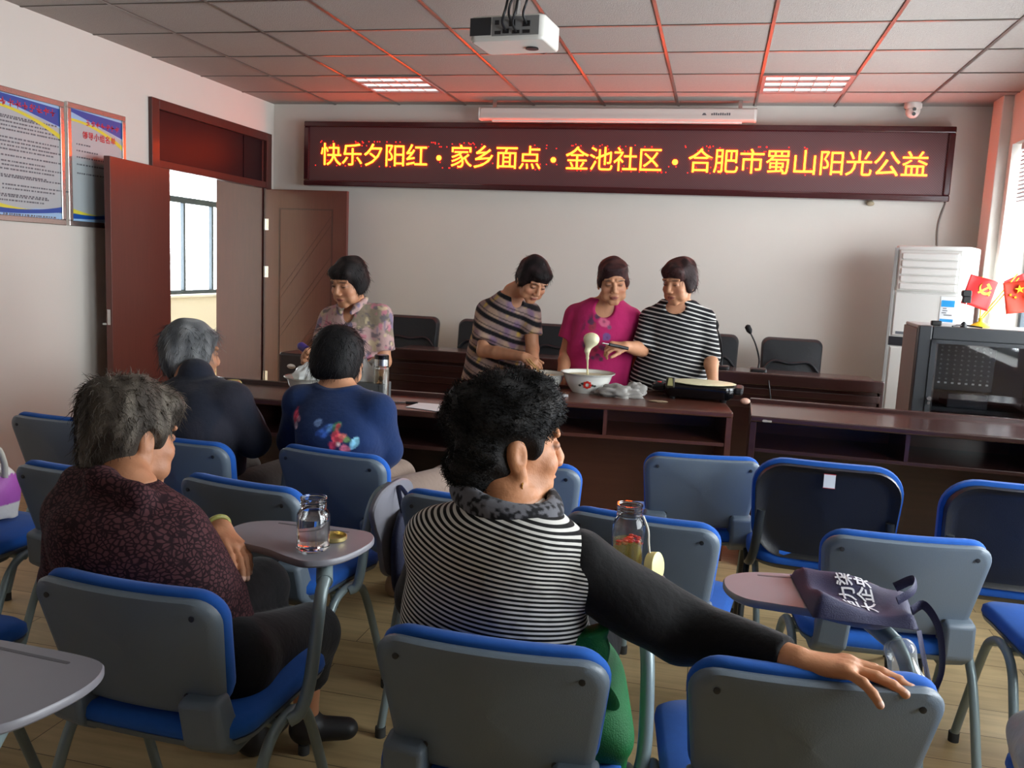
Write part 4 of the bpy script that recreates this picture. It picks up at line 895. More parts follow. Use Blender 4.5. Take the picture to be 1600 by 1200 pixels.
def nets(F, ax):
    S = F < 0; n = np.array(F.shape)
    cnt = np.zeros(n-1, np.uint8)
    for i in (0, 1):
        for j in (0, 1):
            for k in (0, 1): cnt += S[i:n[0]-1+i, j:n[1]-1+j, k:n[2]-1+k]
    I = np.argwhere((cnt > 0) & (cnt < 8)); vid = np.full(n-1, -1, np.int32); vid[tuple(I.T)] = np.arange(len(I))
    acc = np.zeros((len(I), 3)); num = np.zeros(len(I))
    cor = [(i, j, k) for i in (0, 1) for j in (0, 1) for k in (0, 1)]
    vals = {c: F[I[:, 0]+c[0], I[:, 1]+c[1], I[:, 2]+c[2]] for c in cor}
    P = {c: np.stack([ax[d][I[:, d]+c[d]] for d in range(3)], 1) for c in cor}
    for a in cor:
        for d in range(3):
            if a[d] == 0:
                b = list(a); b[d] = 1; b = tuple(b); va, vb = vals[a], vals[b]; m = (va < 0) != (vb < 0)
                t = np.where(m, va/np.where(m, va-vb, 1), 0)[:, None]; acc += np.where(m[:, None], P[a]+(P[b]-P[a])*t, 0); num += m
    V = acc/num[:, None]; Q = []
    for d in range(3):
        e, g = (d+1) % 3, (d+2) % 3
        s0 = [slice(None)]*3; s1 = [slice(None)]*3; s0[d] = slice(0, -1); s1[d] = slice(1, None)
        A, B = S[tuple(s0)], S[tuple(s1)]; E = np.argwhere(A != B); E = E[(E[:, e] > 0) & (E[:, g] > 0) & (E[:, e] < n[e]-1) & (E[:, g] < n[g]-1)]
        ins = A[tuple(E.T)]; q = []
        for de, dg in ((1, 1), (0, 1), (0, 0), (1, 0)):
            c = E.copy(); c[:, e] -= de; c[:, g] -= dg; q.append(vid[tuple(c.T)])
        q = np.stack(q, 1); q[~ins] = q[~ins][:, ::-1]; Q.append(q)
    Q = np.concatenate(Q); Q = Q[(Q >= 0).all(1)]
    return V, Q
def mesh_obj(name, V, Q, m, parent=None, dye=None, attrs=None):
    me = bpy.data.meshes.new(name); me.vertices.add(len(V)); me.vertices.foreach_set('co', V.astype(f32).ravel())
    me.loops.add(Q.size); me.loops.foreach_set('vertex_index', Q.astype(np.int32).ravel()); k = Q.shape[1]
    me.polygons.add(len(Q)); me.polygons.foreach_set('loop_start', np.arange(0, Q.size, k, dtype=np.int32))
    me.update(calc_edges=True); me.validate()
    me.shade_smooth(); me.materials.append(m)
    if dye is not None:
        a = me.color_attributes.new('dye', 'FLOAT_COLOR', 'POINT'); c = np.ones((len(V), 4), f32); c[:, :3] = dye; a.data.foreach_set('color', c.ravel())
    for nm, v in (attrs or {}).items():
        a = me.attributes.new(nm, 'FLOAT', 'POINT'); a.data.foreach_set('value', np.asarray(v, f32))
    o = bpy.data.objects.new(name, me); COL.objects.link(o)
    if parent is not None: o.parent = parent
    return o
C8 = lambda r, g, b: np.array(srgb((r, g, b)))
def lay(dye, mask, col):
    m = np.clip(mask, 0, 1)[:, None]; dye[:] = dye*(1-m)+np.asarray(col)*m
def nz(P, freq, seed, n=10):
    rg = np.random.default_rng(seed); K = rg.normal(size=(n, 3))*freq; return np.sin(P@K.T+rg.uniform(0, 6.28, n)).sum(1)/math.sqrt(n/2)
M_skin = tintmat('skin', .52, .12, 140, spec=.45, mott=.1)
M_cloth = tintmat('dyed_cloth', .88, .3, 45, sheen=.1, spec=.2, mott=.1)
M_hair = tintmat('hair', .62, .3, 260, spec=.22, mott=.35)
M_shoe = mat('black_shoe', (24, 24, 26), .45)
def head_axes(fwd, tilt=0., roll=0.):
    """rows: right, forward, up of the head; fwd horizontal heading, tilt>0 looks down"""
    f = nrm([fwd[0], fwd[1], 0]); r = np.cross(f, [0, 0, 1.]); u = np.array([0, 0, 1.])
    f2 = f*math.cos(tilt)-u*math.sin(tilt); u2 = u*math.cos(tilt)+f*math.sin(tilt)
    r3 = r*math.cos(roll)+u2*math.sin(roll); u3 = u2*math.cos(roll)-r*math.sin(roll)
    return np.stack([r3, f2, u3])
def head(B, c, A, s=1., ears=True, nose=1.):
    c = np.asarray(c, float); L = lambda x, y, z: c+s*(x*A[0]+y*A[1]+z*A[2])
    B.ell(L(0, -.012, .035), V3(.075, .095, .082)*s, A, .02)
    B.ell(L(0, .022, -.03), V3(.066, .068, .078)*s, A, .02)
    B.ell(L(0, .036, -.072), V3(.05, .05, .04)*s, A, .018)
    B.cap(L(-.012, .068, -.098), L(.012, .068, -.098), .018*s, None, .014)
    for q in (-1, 1):
        B.ell(L(q*.04, .058, -.03), V3(.026, .024, .026)*s, A, .014)
        B.ell(L(q*.045, .045, -.068), V3(.022, .03, .026)*s, A, .014)
        B.ell(L(q*.033, .099, .006), V3(.019, .014, .011)*s, A, .012, True)
        B.ell(L(q*.032, .076, .004), V3(.0145, .0125, .0105)*s, A, .004)
        B.cap(L(q*.012, .086, .03), L(q*.05, .072, .028), .0085*s, .007*s, .01)
        B.ell(L(q*.013, .098, -.033), V3(.0095, .011, .008)*s, A, .006)
        if ears:
            B.ell(L(q*.077, -.018, -.008), V3(.0105, .02, .033)*s, np.stack([A[0], nrm(A[1]*.95+A[2]*.2), nrm(A[2]*.95-A[1]*.2)]), .007)
            B.ell(L(q*.090, -.012, -.004), V3(.007, .010, .018)*s, A, .006, True)
            B.ell(L(q*.077, -.005, -.04), V3(.007, .009, .012)*s, A, .006)
    B.cap(L(0, .086, .016), L(0, .106*nose, -.024), .0075*s, .0115*s, .011)
    B.ell(L(0, .088, -.06), V3(.023, .012, .0065)*s, A, .006); B.ell(L(0, .086, -.071), V3(.02, .012, .0065)*s, A, .006)
    B.ell(L(0, .102, -.0655), V3(.024, .007, .0018)*s, A, .004, True)
    return L
def skin_dye(V, c, A, s=1., base=(188, 138, 108), brow=(52, 42, 38), mouthc=(150, 84, 76)):
    d = np.tile(C8(*base), (len(V), 1)); p = (V-np.asarray(c))/s; x, y, z = p@A[0], p@A[1], p@A[2]
    near = (np.abs(x) < .1) & (np.abs(y) < .13) & (np.abs(z) < .14); fr = near & (y > .055)
    sm = lambda v, a, b: np.clip((b-v)/(b-a), 0, 1)
    lay(d, near*.35*sm(np.hypot(np.abs(x)-.042, z+.032), .008, .03)*(y > .03), C8(190, 112, 92))
    lay(d, fr*.9*sm((x/.024)**2+((z+.0655)/.011)**2, .6, 1.15), C8(*mouthc))
    lay(d, fr*sm(np.abs(z+.0655)+np.abs(x)*.06, .0008, .0028)*(np.abs(x) < .026), C8(84, 46, 42))
    ax = np.abs(x)
    lay(d, fr*.85*sm(((ax-.034)/.019)**2+((z-.0285+.08*(ax-.03))/.0042)**2, .5, 1.3), C8(*brow))
    lay(d, fr*.9*sm(((ax-.0325)/.0145)**2+((z-.0035)/.0038)**2, .5, 1.3), C8(40, 30, 28))
    lay(d, fr*.35*sm(((ax-.0325)/.02)**2+((z-.003)/.0115)**2, .5, 1.3), C8(120, 80, 66))
    lay(d, fr*.7*sm((ax-.009)**2+(z+.04)**2, .000004, .00002), C8(90, 52, 44))
    d += 0; m = nz(V, 45, 3)*.035; d *= (1+m)[:, None]; return d
def hand(B, w, d, n, side, curl=(.3, .3, .35, .4), spread=.08, L=.172, thumb=(.5, .35), k=.006, splay=None, fat=1.):
    """w wrist, d direction of the fingers, n normal out of the back of the hand, side = +1 if the thumb lies at d x n ... -1 otherwise"""
    w, d, n = np.asarray(w, float), nrm(d), np.asarray(n, float); n = nrm(n-d*(n@d)); t = np.cross(d, n)*side; s = L/.172; out = []
    P = lambda a, b, c: w+s*(a*d+b*t+c*n)
    B.cap(P(-.01, 0, 0), P(.02, .0, 0), .024*s, .024*s, .012, flat=(n, .72))
    for i, b in enumerate((.027, .009, -.009, -.026)): B.cap(P(.014, b*.6, .0), P(.085-abs(i-1)*.004, b, .002), .0135*s, .0115*s*fat, .012, flat=(n, .82))
    B.ell(P(.05, .002, -.002), V3(.045, .036, .013)*s, np.stack([d, t, n]), .012)
    lens = ((.042, .025, .020), (.046, .028, .022), (.042, .027, .021), (.033, .021, .018)); tips = []
    for i, b in enumerate((.028, .0095, -.0095, -.027)):
        p = P(.083-abs(i-1)*.005, b, .002); ang = curl[i]; sp = ((.5-i/3)*2*spread) if splay is None else splay[i]; r = (.0092, .0095, .009, .008)[i]*s*fat; dd = nrm(d*math.cos(sp)+t*math.sin(sp))
        B.cap(p-dd*.006, p, r*1.1, r*1.1, .008); a = 0
        for j in range(3):
            a += ang*(.75, 1.05, .75)[j]; q = p+s*lens[i][j]*(dd*math.cos(a)-n*math.sin(a))
            B.cap(p, q, r*(1-.06*j), r*(.95-.08*j), .0035); p = q
        tips.append((p, dd*math.cos(a)-n*math.sin(a), dd*math.sin(a)+n*math.cos(a), r))
    sp, dn = thumb; p0 = P(.018, .022, -.004); d1 = nrm(d*math.cos(sp)+t*math.sin(sp)-n*dn); p1 = p0+d1*.042*s; d2 = nrm(d1+d*.25); p2 = p1+d2*.032*s; p3 = p2+nrm(d2+d*.15)*.024*s
    B.cap(p0, p1, .0145*s, .0115*s, .012); B.cap(p1, p2, .011*s, .0098*s, .005); B.cap(p2, p3, .0098*s, .0082*s, .004); tips.append((p3, nrm(d2), nrm(np.cross(d2, np.cross(n, d2))), .009))
    return tips
def strands(name, V, Q, cen, parent, m, count, length, dyef, down=.6, out=.35, curl=0., seed=1, keep=None, seg=6, r=.0011):
    """fine tapering locks growing from the hair surface"""
    rg = np.random.default_rng(seed); fi = rg.integers(0, len(Q), count); a, b, c = V[Q[fi, 0]], V[Q[fi, 1]], V[Q[fi, 2]]
    w = rg.dirichlet((1, 1, 1), count); p = a*w[:, :1]+b*w[:, 1:2]+c*w[:, 2:]; N = np.cross(b-a, c-a); N /= np.linalg.norm(N, axis=1)[:, None]+1e-12
    if keep is not None: ok = keep(p); p, N = p[ok], N[ok]
    n = len(p); g = np.tile([0, 0, -1.], (n, 1)); tang = g-N*(g*N).sum(1)[:, None]; tang += rg.normal(size=(n, 3))*.35; tang /= np.linalg.norm(tang, axis=1)[:, None]
    Ls = length*rg.uniform(.5, 1.25, n)[:, None]; pts = []; sid = np.cross(N, tang); ph = rg.uniform(0, 6.28, (n, 1))
    for j in range(seg+1):
        t = j/seg; q = p-N*.003+tang*Ls*t*down+N*Ls*(out*t-.45*out*t*t)+g*Ls*.15*t*t
        if curl: q = q+curl*(sid*np.sin(ph+t*9)+N*np.cos(ph+t*9))*min(1, t*2)
        pts.append(q)
    pts = np.stack(pts, 1); vs = []; T = np.gradient(pts, axis=1); T /= np.linalg.norm(T, axis=2)[:, :, None]+1e-12
    S1 = np.cross(T, N[:, None, :]); S1 /= np.linalg.norm(S1, axis=2)[:, :, None]+1e-9; S2 = np.cross(T, S1); rad = r*(1-np.linspace(0, .85, seg+1))[None, :, None]
    ring = np.stack([pts+rad*(S1*math.cos(x)+S2*math.sin(x)) for x in (0, 2.094, 4.189)], 2)
    VV = ring.reshape(-1, 3); base = np.arange(n)[:, None, None]*(seg+1)*3; jj = np.arange(seg)[None, :, None]*3; kk = np.arange(3)[None, None, :]; k2 = (kk+1) % 3
    QQ = np.stack([base+jj+kk, base+jj+k2, base+jj+3+k2, base+jj+3+kk], -1).reshape(-1, 4)
    return mesh_obj(name, VV, QQ, m, parent, dyef(VV))
def stripe_mat(name, c1, c2, freq, duty, sleeve=None):
    m = bpy.data.materials.new(name); m.use_nodes = True; nt = m.node_tree; b = nt.nodes['Principled BSDF']; b.inputs['Roughness'].default_value = .85; b.inputs['Specular IOR Level'].default_value = .2
    a = nt.nodes.new('ShaderNodeAttribute'); a.attribute_name = 'run'
    m1 = nt.nodes.new('ShaderNodeMath'); m1.operation = 'MULTIPLY'; m1.inputs[1].default_value = freq; nt.links.new(a.outputs['Fac'], m1.inputs[0])
    fr = nt.nodes.new('ShaderNodeMath'); fr.operation = 'FRACT'; nt.links.new(m1.outputs[0], fr.inputs[0])
    cr = nt.nodes.new('ShaderNodeValToRGB'); cr.color_ramp.interpolation = 'LINEAR'; e = cr.color_ramp.elements; e[0].position = 0; e[0].color = (*c1, 1); e[1].position = 1; e[1].color = (*c1, 1)
    for pos, c in ((.04, c1), (.09, c2), (duty, c2), (duty+.05, c1)): n_ = e.new(pos); n_.color = (*c, 1)
    nt.links.new(fr.outputs[0], cr.inputs[0]); nt.links.new(cr.outputs[0], b.inputs['Base Color'])
    tc = nt.nodes.new('ShaderNodeTexCoord'); n2 = nt.nodes.new('ShaderNodeTexNoise'); n2.inputs['Scale'].default_value = 22; nt.links.new(tc.outputs['Object'], n2.inputs['Vector'])
    bp = nt.nodes.new('ShaderNodeBump'); bp.inputs['Strength'].default_value = .35; bp.inputs['Distance'].default_value = .02; nt.links.new(n2.outputs[0], bp.inputs['Height']); nt.links.new(bp.outputs[0], b.inputs['Normal'])
    return m
def recentre(t):
    """move a figure's origin to its base (all parts were built in room coordinates)"""
    bb = np.empty(len(t.data.vertices)*3, f32); t.data.vertices.foreach_get('co', bb); bb = bb.reshape(-1, 3)
    o = Vector((float(bb[:, 0].mean()), float(bb[:, 1].mean()), float(bb[:, 2].min())))
    def shift(ob):
        if ob.matrix_local.translation.length > 1e-6: ob.matrix_local = Matrix.Translation(-o) @ ob.matrix_local; return
        ob.data.transform(Matrix.Translation(-o))
        for c in ob.children: shift(c)
    shift(t); t.location = o
# ------------------------------------------------------------------ people
def _tr(a, b, t): return np.asarray(a, float)*(1-t)+np.asarray(b, float)*t
def sleeve(B, a, b, ra, rb, k=.025):
    """cloth tube with an open, flat end at b"""
    a, b = np.asarray(a, float), np.asarray(b, float); d = nrm(b-a); R_ = max(ra, rb); L = float(np.linalg.norm(b-a))
    def f(X, Y, Z):
        t = (X-a[0])*d[0]+(Y-a[1])*d[1]+(Z-a[2])*d[2]; tc = np.clip(t, 0, L)
        q = np.sqrt((X-a[0]-tc*d[0])**2+(Y-a[1]-tc*d[1])**2+(Z-a[2]-tc*d[2])**2)-(ra+(rb-ra)*tc/L)
        return np.maximum(q, t-L)
    B.p.append((f, np.minimum(a, b)-R_, np.maximum(a, b)+R_, k, False))
def dep(p): return float((Vector(p)-Vector((0, 0, CAM_H))).dot(cF))
def AT(px, py, y): return np.array(at(px, py, y=y))
def ST(px, py, y, half, ry): c = AT(px, py, y); return (c, half*dep(c)/FOC, ry)
PEOPLE = []
def person(label, st, right, up, neck, hc, A, s, arms, legs, shirt_name, shirt_mat, shirt_dye, trouser_col, group=None, skin=(188, 138, 108), step=.007, hstep=.004, neckr=.05, scoop=None, hem_extra=None,
           shirt_attrs=None, shirt_step=None, extra_shirt=None, hand_mats=None, shoe_col=(26, 26, 28), belly=None, face=True, shoe_name='shoe', neck_top=None):
    B = Body(); up_ = nrm(up); st2 = [(c, rx-.014, ry-.014) for c, rx, ry in st]
    B.loft(st2, right, up, .02)
    L = head(B, hc, A, s)
    B.cap(neck, L(0, -.03, -.055), neckr+.006, neckr-.002, .025)
    tips = {}
    for i, a in enumerate(arms):
        B.cap(_tr(neck, a['sh'], .25)-up_*.02, a['sh'], .05, .046, .03)
        r0, r1, r2 = a.get('r', (.046, .038, .026))
        B.chain([a['sh'], a['el']], [r0, r1], .02); B.cap(a['el'], _tr(a['el'], a['wr'], .35), r1, r1*.98, .015); B.cap(_tr(a['el'], a['wr'], .35), a['wr'], r1*.98, r2, .012)
        if 'hand' in a: tips[i] = hand(B, a['wr'], **a['hand'])
    T = Body(); F = []
    for lg in legs:
        h, kn, an, toe = [np.asarray(q, float) for q in lg['p']]; r0, r1, r2 = lg.get('r', (.085, .062, .045))
        B.cap(st[0][0]+(h-st[0][0])*.6, h, .06, .06, .03); B.chain([h, kn], [.06, .05], .02); B.cap(kn, an, .046, .034, .015)
        B.cap(an, an+np.array([0, 0, -.03]), .034, .032, .01); B.cap(an+np.array([0, 0, -.045]), toe, .034, .026, .015)
        T.cap(_tr(st[0][0], h, .5), h, r0*1.08, r0, .04); T.chain([h, kn], [r0, r1], .03); hem = _tr(kn, an, lg.get('hem', .93)); sleeve(T, kn, hem, r1, r2, .02)
        S = Body(); S.cap(an+np.array([0, 0, -.05]), toe, .043, .036, .02, flat=(np.array([0, 0, 1.]), .85)); S.cap(an+np.array([0, 0, -.05]), an+np.array([0, 0, -.02]), .042, .041, .02)
        lo = min(float(toe[2]), float(an[2])-.05)-.034; S.cut((0, 0, lo), (0, 0, -1)); F.append(S)
    fine = [(np.asarray(hc, float)[i], .14*s, hstep) for i in range(3)]
    fx = [[], [], []]
    B2 = B
    fines = [(hc, .135*s, hstep)]+[(np.asarray(a['wr'], float)+nrm(a['hand']['d'])*.08, .12, a.get('hs', hstep)) for a in arms if 'hand' in a]
    V, Q = mesh_multi(B, step, fines)
    dye = skin_dye(V, hc, A, s, skin)
    for i, tp in tips.items():
        if arms[i].get('nails'):
            for p, d_, n_, r in tp:
                q = V-p; lay(dye, .75*((np.abs(q@np.asarray(d_)-.002) < .006) & (q@np.asarray(n_) > r*.35) & (np.linalg.norm(q, axis=1) < .0115)), C8(226, 186, 170))
    t = mesh_obj('person', V, Q, M_skin, None, dye); tag(t, label, 'person', group)
    # garments
    S = Body(); S.loft(st, right, up, .02, 2.2)
    for a in arms:
        S.cap(_tr(neck, a['sh'], .3)-up_*.028, a['sh'], .058, a.get('sr', (.062, .056))[0], .035)
        sl = a.get('sleeve', .6); r0, r1 = a.get('sr', (.062, .056))
        if a.get('sep'): continue
        if sl <= 1: sleeve(S, a['sh'], _tr(a['sh'], a['el'], sl), r0, r1)
        else: S.cap(a['sh'], a['el'], r0, r1, .025); sleeve(S, a['el'], _tr(a['el'], a['wr'], sl-1), r1, a.get('cuff', r1*.8), .02)
    if belly is not None:
        for b in belly: S.ell(*b)
    if extra_shirt: extra_shirt(S)
    if neck_top is not None: S.cap(neck-up_*.02, neck+up_*neck_top, neckr+.022, neckr+.014, .02)
    if scoop is not None:
        for sc in scoop: S.ell(sc[0], sc[1], None, .006, True)
    S.noise(.0035, 26, len(label))
    V, Q = S.mesh(shirt_step or step)
    sh = mesh_obj(shirt_name, V, Q, shirt_mat, t, shirt_dye(V) if shirt_dye else None, {k: f(V) for k, f in (shirt_attrs or {}).items()})
    for a in arms:
        if a.get('sep'):
            S = Body(); r0, r1 = a.get('sr', (.062, .056)); S.cap(a['sh'], a['el'], r0, r1, .025); sleeve(S, a['el'], _tr(a['el'], a['wr'], a['sleeve']-1), r1, a.get('cuff', r1*.8), .02)
            S.noise(.004, 30, 5); V, Q = S.mesh(.005); mesh_obj('sleeve', V, Q, M_cloth, t, np.tile(C8(*a['sep']), (len(V), 1)))
    if legs:
        T.noise(.003, 22, 3); V, Q = T.mesh(.008); mesh_obj('trousers', V, Q, M_cloth, t, np.tile(C8(*trouser_col), (len(V), 1)))
        for S in F:
            V, Q = S.mesh(.006); mesh_obj(shoe_name, V, Q, mat('shoe_%d_%d_%d' % shoe_col, shoe_col, .5), t)
    PEOPLE.append(t); t_ = dict(o=t, L=L, A=A, hc=np.asarray(hc, float), s=s); return t_
def mesh_multi(B, step, fines):
    fl = []
    class Fn: pass
    # per-axis fine ranges
    lo = np.min([p[1] for p in B.p if p[1] is not None and not p[4]], 0)-.02; hi = np.max([p[2] for p in B.p if p[2] is not None and not p[4]], 0)+.02
    B._ax = [axis_pts(lo[i], hi[i], step, [(float(c[i])-r, float(c[i])+r, st) for c, r, st in fines]) for i in range(3)]
    orig = axis_pts
    try:
        it = iter(B._ax); globals()['axis_pts'] = lambda *a: next(it); return B.mesh(step)
    finally: globals()['axis_pts'] = orig
def hair_short(pr, thick=1., fringe=(0, .05, .072), fr=(.066, .042, .034), back=.0, col=(24, 20, 20), hl=(58, 50, 48), seed=1, noise=(.004, 60), side=.5, face=(.066, .078, .085), nstr=700, slen=.045, step=.005, cut_z=None, curl=0., out=.13, extra=None, facepos=(0, .118, -.042), r=.0013):
    L, A, s, t = pr['L'], pr['A'], pr['s'], pr['o']; B = Body(); T = thick
    B.ell(L(0, -.02, .045), V3(.084*T, .104*T, .086*T)*s, A, .02)
    B.ell(L(0, -.05, -.005-back*.4), V3(.076*T, .064*T, .08+back*.5)*s, A, .025)
    for q in (-1, 1): B.ell(L(q*.066, -.01, .0), V3(.022*T, .05, .05*side+.02)*s, A, .02)
    if fringe is not None: B.ell(L(*fringe), V3(*fr)*s, A, .018)
    if extra: extra(B, L, A, s)
    B.ell(L(*facepos), V3(*face)*s, A, .012, True)
    if cut_z is not None: c = L(0, 0, cut_z); B.cut(c, -A[2], .012)
    B.noise(noise[0], noise[1], seed, n=12); V, Q = B.mesh(step)
    def dy(V):
        d = np.tile(C8(*col), (len(V), 1)); h = np.clip(nz((V-pr['hc'])@A.T*np.array([1, 1, .25]), 70, seed+3)*.5+.2, 0, 1); lay(d, h*.7, C8(*hl)); return d
    o = mesh_obj('hair', V, Q, M_hair, t, dy(V))
    if nstr: strands('loose_lock', V, Q, pr['hc'], o, M_hair, nstr, slen, dy, seed=seed, curl=curl, out=out, r=r, keep=lambda p: (p-pr['hc'])@A[2] < .105*s)
    return o
sk = (192, 138, 104)
# --- woman in floral blouse
def p1_dye(V):
    d = np.tile(C8(184, 152, 148), (len(V), 1))
    for f, sd, th, c in ((44, 1, .8, (112, 108, 140)), (48, 2, .85, (126, 120, 96)), (56, 3, 1.0, (190, 116, 132)), (74, 5, 1.3, (204, 186, 150)), (90, 6, .9, (100, 92, 100))): lay(d, np.clip((nz(V, f, sd)-th)*4, 0, 1)*.8, C8(*c))
    return d
Y = 4.30; n1 = AT(553, 474, 4.27); hc1 = AT(545, 441, 4.2); A1 = head_axes((-.28, -.96), .32, .05)
st1 = [ST(556, 690, Y+.03, 47, .13), ST(556, 640, Y+.03, 50, .14), ST(557, 585, Y+.02, 49, .13), ST(557, 532, Y+.01, 48, .13), ST(556, 496, Y, 44, .105), ST(554, 479, Y-.01, 29, .075)]
pr1 = person('standing woman in pink floral short-sleeved blouse at the door end of the tables', st1, (1, .2, 0), (0, 0, 1), n1, hc1, A1, 1.0,
    [dict(sh=AT(518, 496, Y), el=AT(503, 553, Y-.06), wr=AT(489, 548, Y-.22), hand=dict(d=(-.1, -.8, -.15), n=(-.85, -.1, .5), side=1, curl=(.8, .85, .9, .9), L=.16), sleeve=.72, sr=(.06, .068)),
     dict(sh=AT(594, 496, Y), el=AT(600, 565, Y-.02), wr=AT(562, 578, Y-.2), hand=dict(d=(-.8, -.5, .1), n=(.2, -.4, .9), side=1, curl=(.7, .75, .8, .8), L=.16), sleeve=.78, sr=(.062, .07))],
    [dict(p=(AT(540, 690, Y+.03), np.array([-1.99, Y+.03, .42]), np.array([-2.0, Y+.05, .09]), np.array([-2.02, Y-.09, .035]))), dict(p=(AT(574, 690, Y+.03), np.array([-1.80, Y+.03, .42]), np.array([-1.79, Y+.05, .09]), np.array([-1.77, Y-.09, .035])))],
    'blouse', M_cloth, p1_dye, (36, 36, 44), skin=sk, scoop=[(n1+V3(-.005, -.08, -.03), (.034, .055, .07))])
hair_short(pr1, 1.02, seed=2, side=.75, nstr=1200)
B = Body(); nn = n1+V3(0, -.0, .012)
for sg in (-1, 1):
    P_ = [nn+V3(sg*.0, .058, .02), nn+V3(sg*.05, .035, .012), nn+V3(sg*.062, -.02, -.0), nn+V3(sg*.045, -.07, -.03), nn+V3(sg*.03, -.095, -.055)]
    B.chain(P_, [.012, .014, .016, .02, .012], .01)
V, Q = B.mesh(.005); mesh_obj('collar', V, Q, M_cloth, pr1['o'], p1_dye(V))
V, Q = Body().cap(AT(471, 541, Y-.2), AT(478, 546, Y-.21), .022, .022).mesh(.005)
tag(mesh_obj('purple_bag_knot', V-V.mean(0), Q, mat('purple_plastic', (70, 56, 130), .4)), 'small purple plastic bundle held by the woman in the floral blouse', 'plastic bag').location = V.mean(0)
# --- woman stirring with chopsticks
def p2_dye(V):
    d = np.tile(C8(150, 128, 122), (len(V), 1)); m = np.clip(nz(V*np.array([1, 1, 2]), 30, 11), -1, 1)
    lay(d, np.clip(m, 0, 1)*.6, C8(190, 160, 130)); lay(d, np.clip(nz(V, 34, 12)-.5, 0, 1), C8(128, 104, 128)); lay(d, np.clip(nz(V, 38, 14)-.9, 0, 1), C8(196, 164, 84))
    r = (V@nrm([.38, -.12, .92]))/.074; fr = r-np.floor(r); lay(d, np.clip((.46-fr)*12, 0, 1)*np.clip((fr-.02)*14, 0, 1), C8(22, 22, 26)); lay(d, np.clip((.06-np.abs(fr-.62))*30, 0, 1)*.8, C8(34, 32, 38)); return d
Y = 5.0; n2 = AT(801, 457, 4.93); hc2 = AT(833, 437, 4.84); A2 = head_axes((.62, -.78), .62, .12)
st2 = [ST(762, 690, Y+.06, 50, .13), ST(764, 640, Y+.06, 50, .135), ST(768, 592, Y+.05, 46, .13), ST(778, 545, Y+.02, 45, .125), ST(792, 497, Y-.02, 43, .11), ST(798, 475, Y-.05, 32, .085), ST(801, 462, Y-.06, 22, .065)]
pr2 = person('standing woman in tan and black striped tee, bending to stir a bowl with chopsticks', st2, (1, .25, 0), (.25, -.1, 1), n2, hc2, A2, 1.0,
    [dict(sh=AT(763, 486, Y-.02), el=AT(755, 548, Y-.1), wr=AT(818, 557, Y-.26), hand=dict(d=(.75, -.35, -.35), n=(-.1, -.55, .8), side=-1, curl=(.75, .85, .9, .95), L=.16), sleeve=.75, sr=(.062, .072)),
     dict(sh=AT(828, 488, Y-.02), el=AT(832, 546, Y-.08), wr=AT(831, 590, Y-.26), hand=dict(d=(.2, -.6, -.35), n=(.4, -.4, .8), side=1, curl=(.4, .45, .5, .5), L=.16), sleeve=.6, sr=(.058, .06))],
    [dict(p=(AT(748, 690, Y+.06), np.array([-1.33, Y+.08, .42]), np.array([-1.34, Y+.12, .09]), np.array([-1.33, Y-.03, .035]))), dict(p=(AT(778, 690, Y+.06), np.array([-1.12, Y+.08, .42]), np.array([-1.11, Y+.12, .09]), np.array([-1.08, Y-.03, .035])))],
    'striped_tee', M_cloth, p2_dye, (24, 24, 28), skin=sk, scoop=[(n2+V3(.045, -.09, -.045), (.05, .065, .065))])
hair_short(pr2, 1.04, seed=4, side=.9, col=(22, 16, 17), hl=(52, 38, 40), fr=(.07, .05, .04), nstr=900, back=.02)
# --- woman in pink tee
Y = 4.98; n3 = AT(949, 471, 4.93); hc3 = AT(958, 439, 4.84); A3 = head_axes((.22, -.97), .3, -.06)
FLW = [(AT(943, 503, 4.83), .026, (214, 110, 140)), (AT(930, 547, 4.83), .032, (176, 56, 84)), (AT(926, 512, 4.83), .02, (150, 60, 70)), (AT(940, 545, 4.83), .018, (92, 64, 84)), (AT(922, 502, 4.83), .014, (64, 58, 80)), (AT(933, 495, 4.83), .012, (60, 60, 78)), (AT(948, 528, 4.83), .02, (96, 84, 140)), (AT(952, 512, 4.83), .012, (120, 90, 120)), (AT(916, 528, 4.83), .012, (84, 60, 78)), (AT(925, 560, 4.83), .012, (70, 58, 78)), (AT(938, 562, 4.83), .012, (70, 60, 70)), (AT(912, 540, 4.83), .012, (84, 60, 84))]
def p3_dye(V):
    d = np.tile(C8(178, 38, 98), (len(V), 1)); fr = (V[:, 1] < Y-.03)
    wv = np.hypot(V[:, 0]-AT(932, 525, 4.83)[0], (V[:, 2]-AT(932, 525, 4.83)[2])*.7)
    lay(d, fr*np.clip((.10-wv)*40, 0, 1)*np.clip((nz(V, 60, 44)-.75)*5, 0, 1)*.85, C8(62, 50, 72))
    for c, r, col in FLW:
        r = r*1.25; q = np.hypot(V[:, 0]-c[0], V[:, 2]-c[2]); lay(d, fr*np.clip((r*(.95+.22*nz(V, 70, 41))-q)*220, 0, 1)*.85, C8(*col)); lay(d, fr*.5*np.clip((.35*r-q)*260, 0, 1), C8(90, 40, 60))
    return d
st3 = [ST(930, 690, Y+.04, 58, .15), ST(931, 640, Y+.04, 58, .155), ST(934, 590, Y+.03, 54, .15), ST(938, 540, Y+.01, 52, .145), ST(942, 496, Y-.01, 48, .12), ST(946, 476, Y-.02, 37, .09), ST(948, 466, Y-.03, 25, .07)]
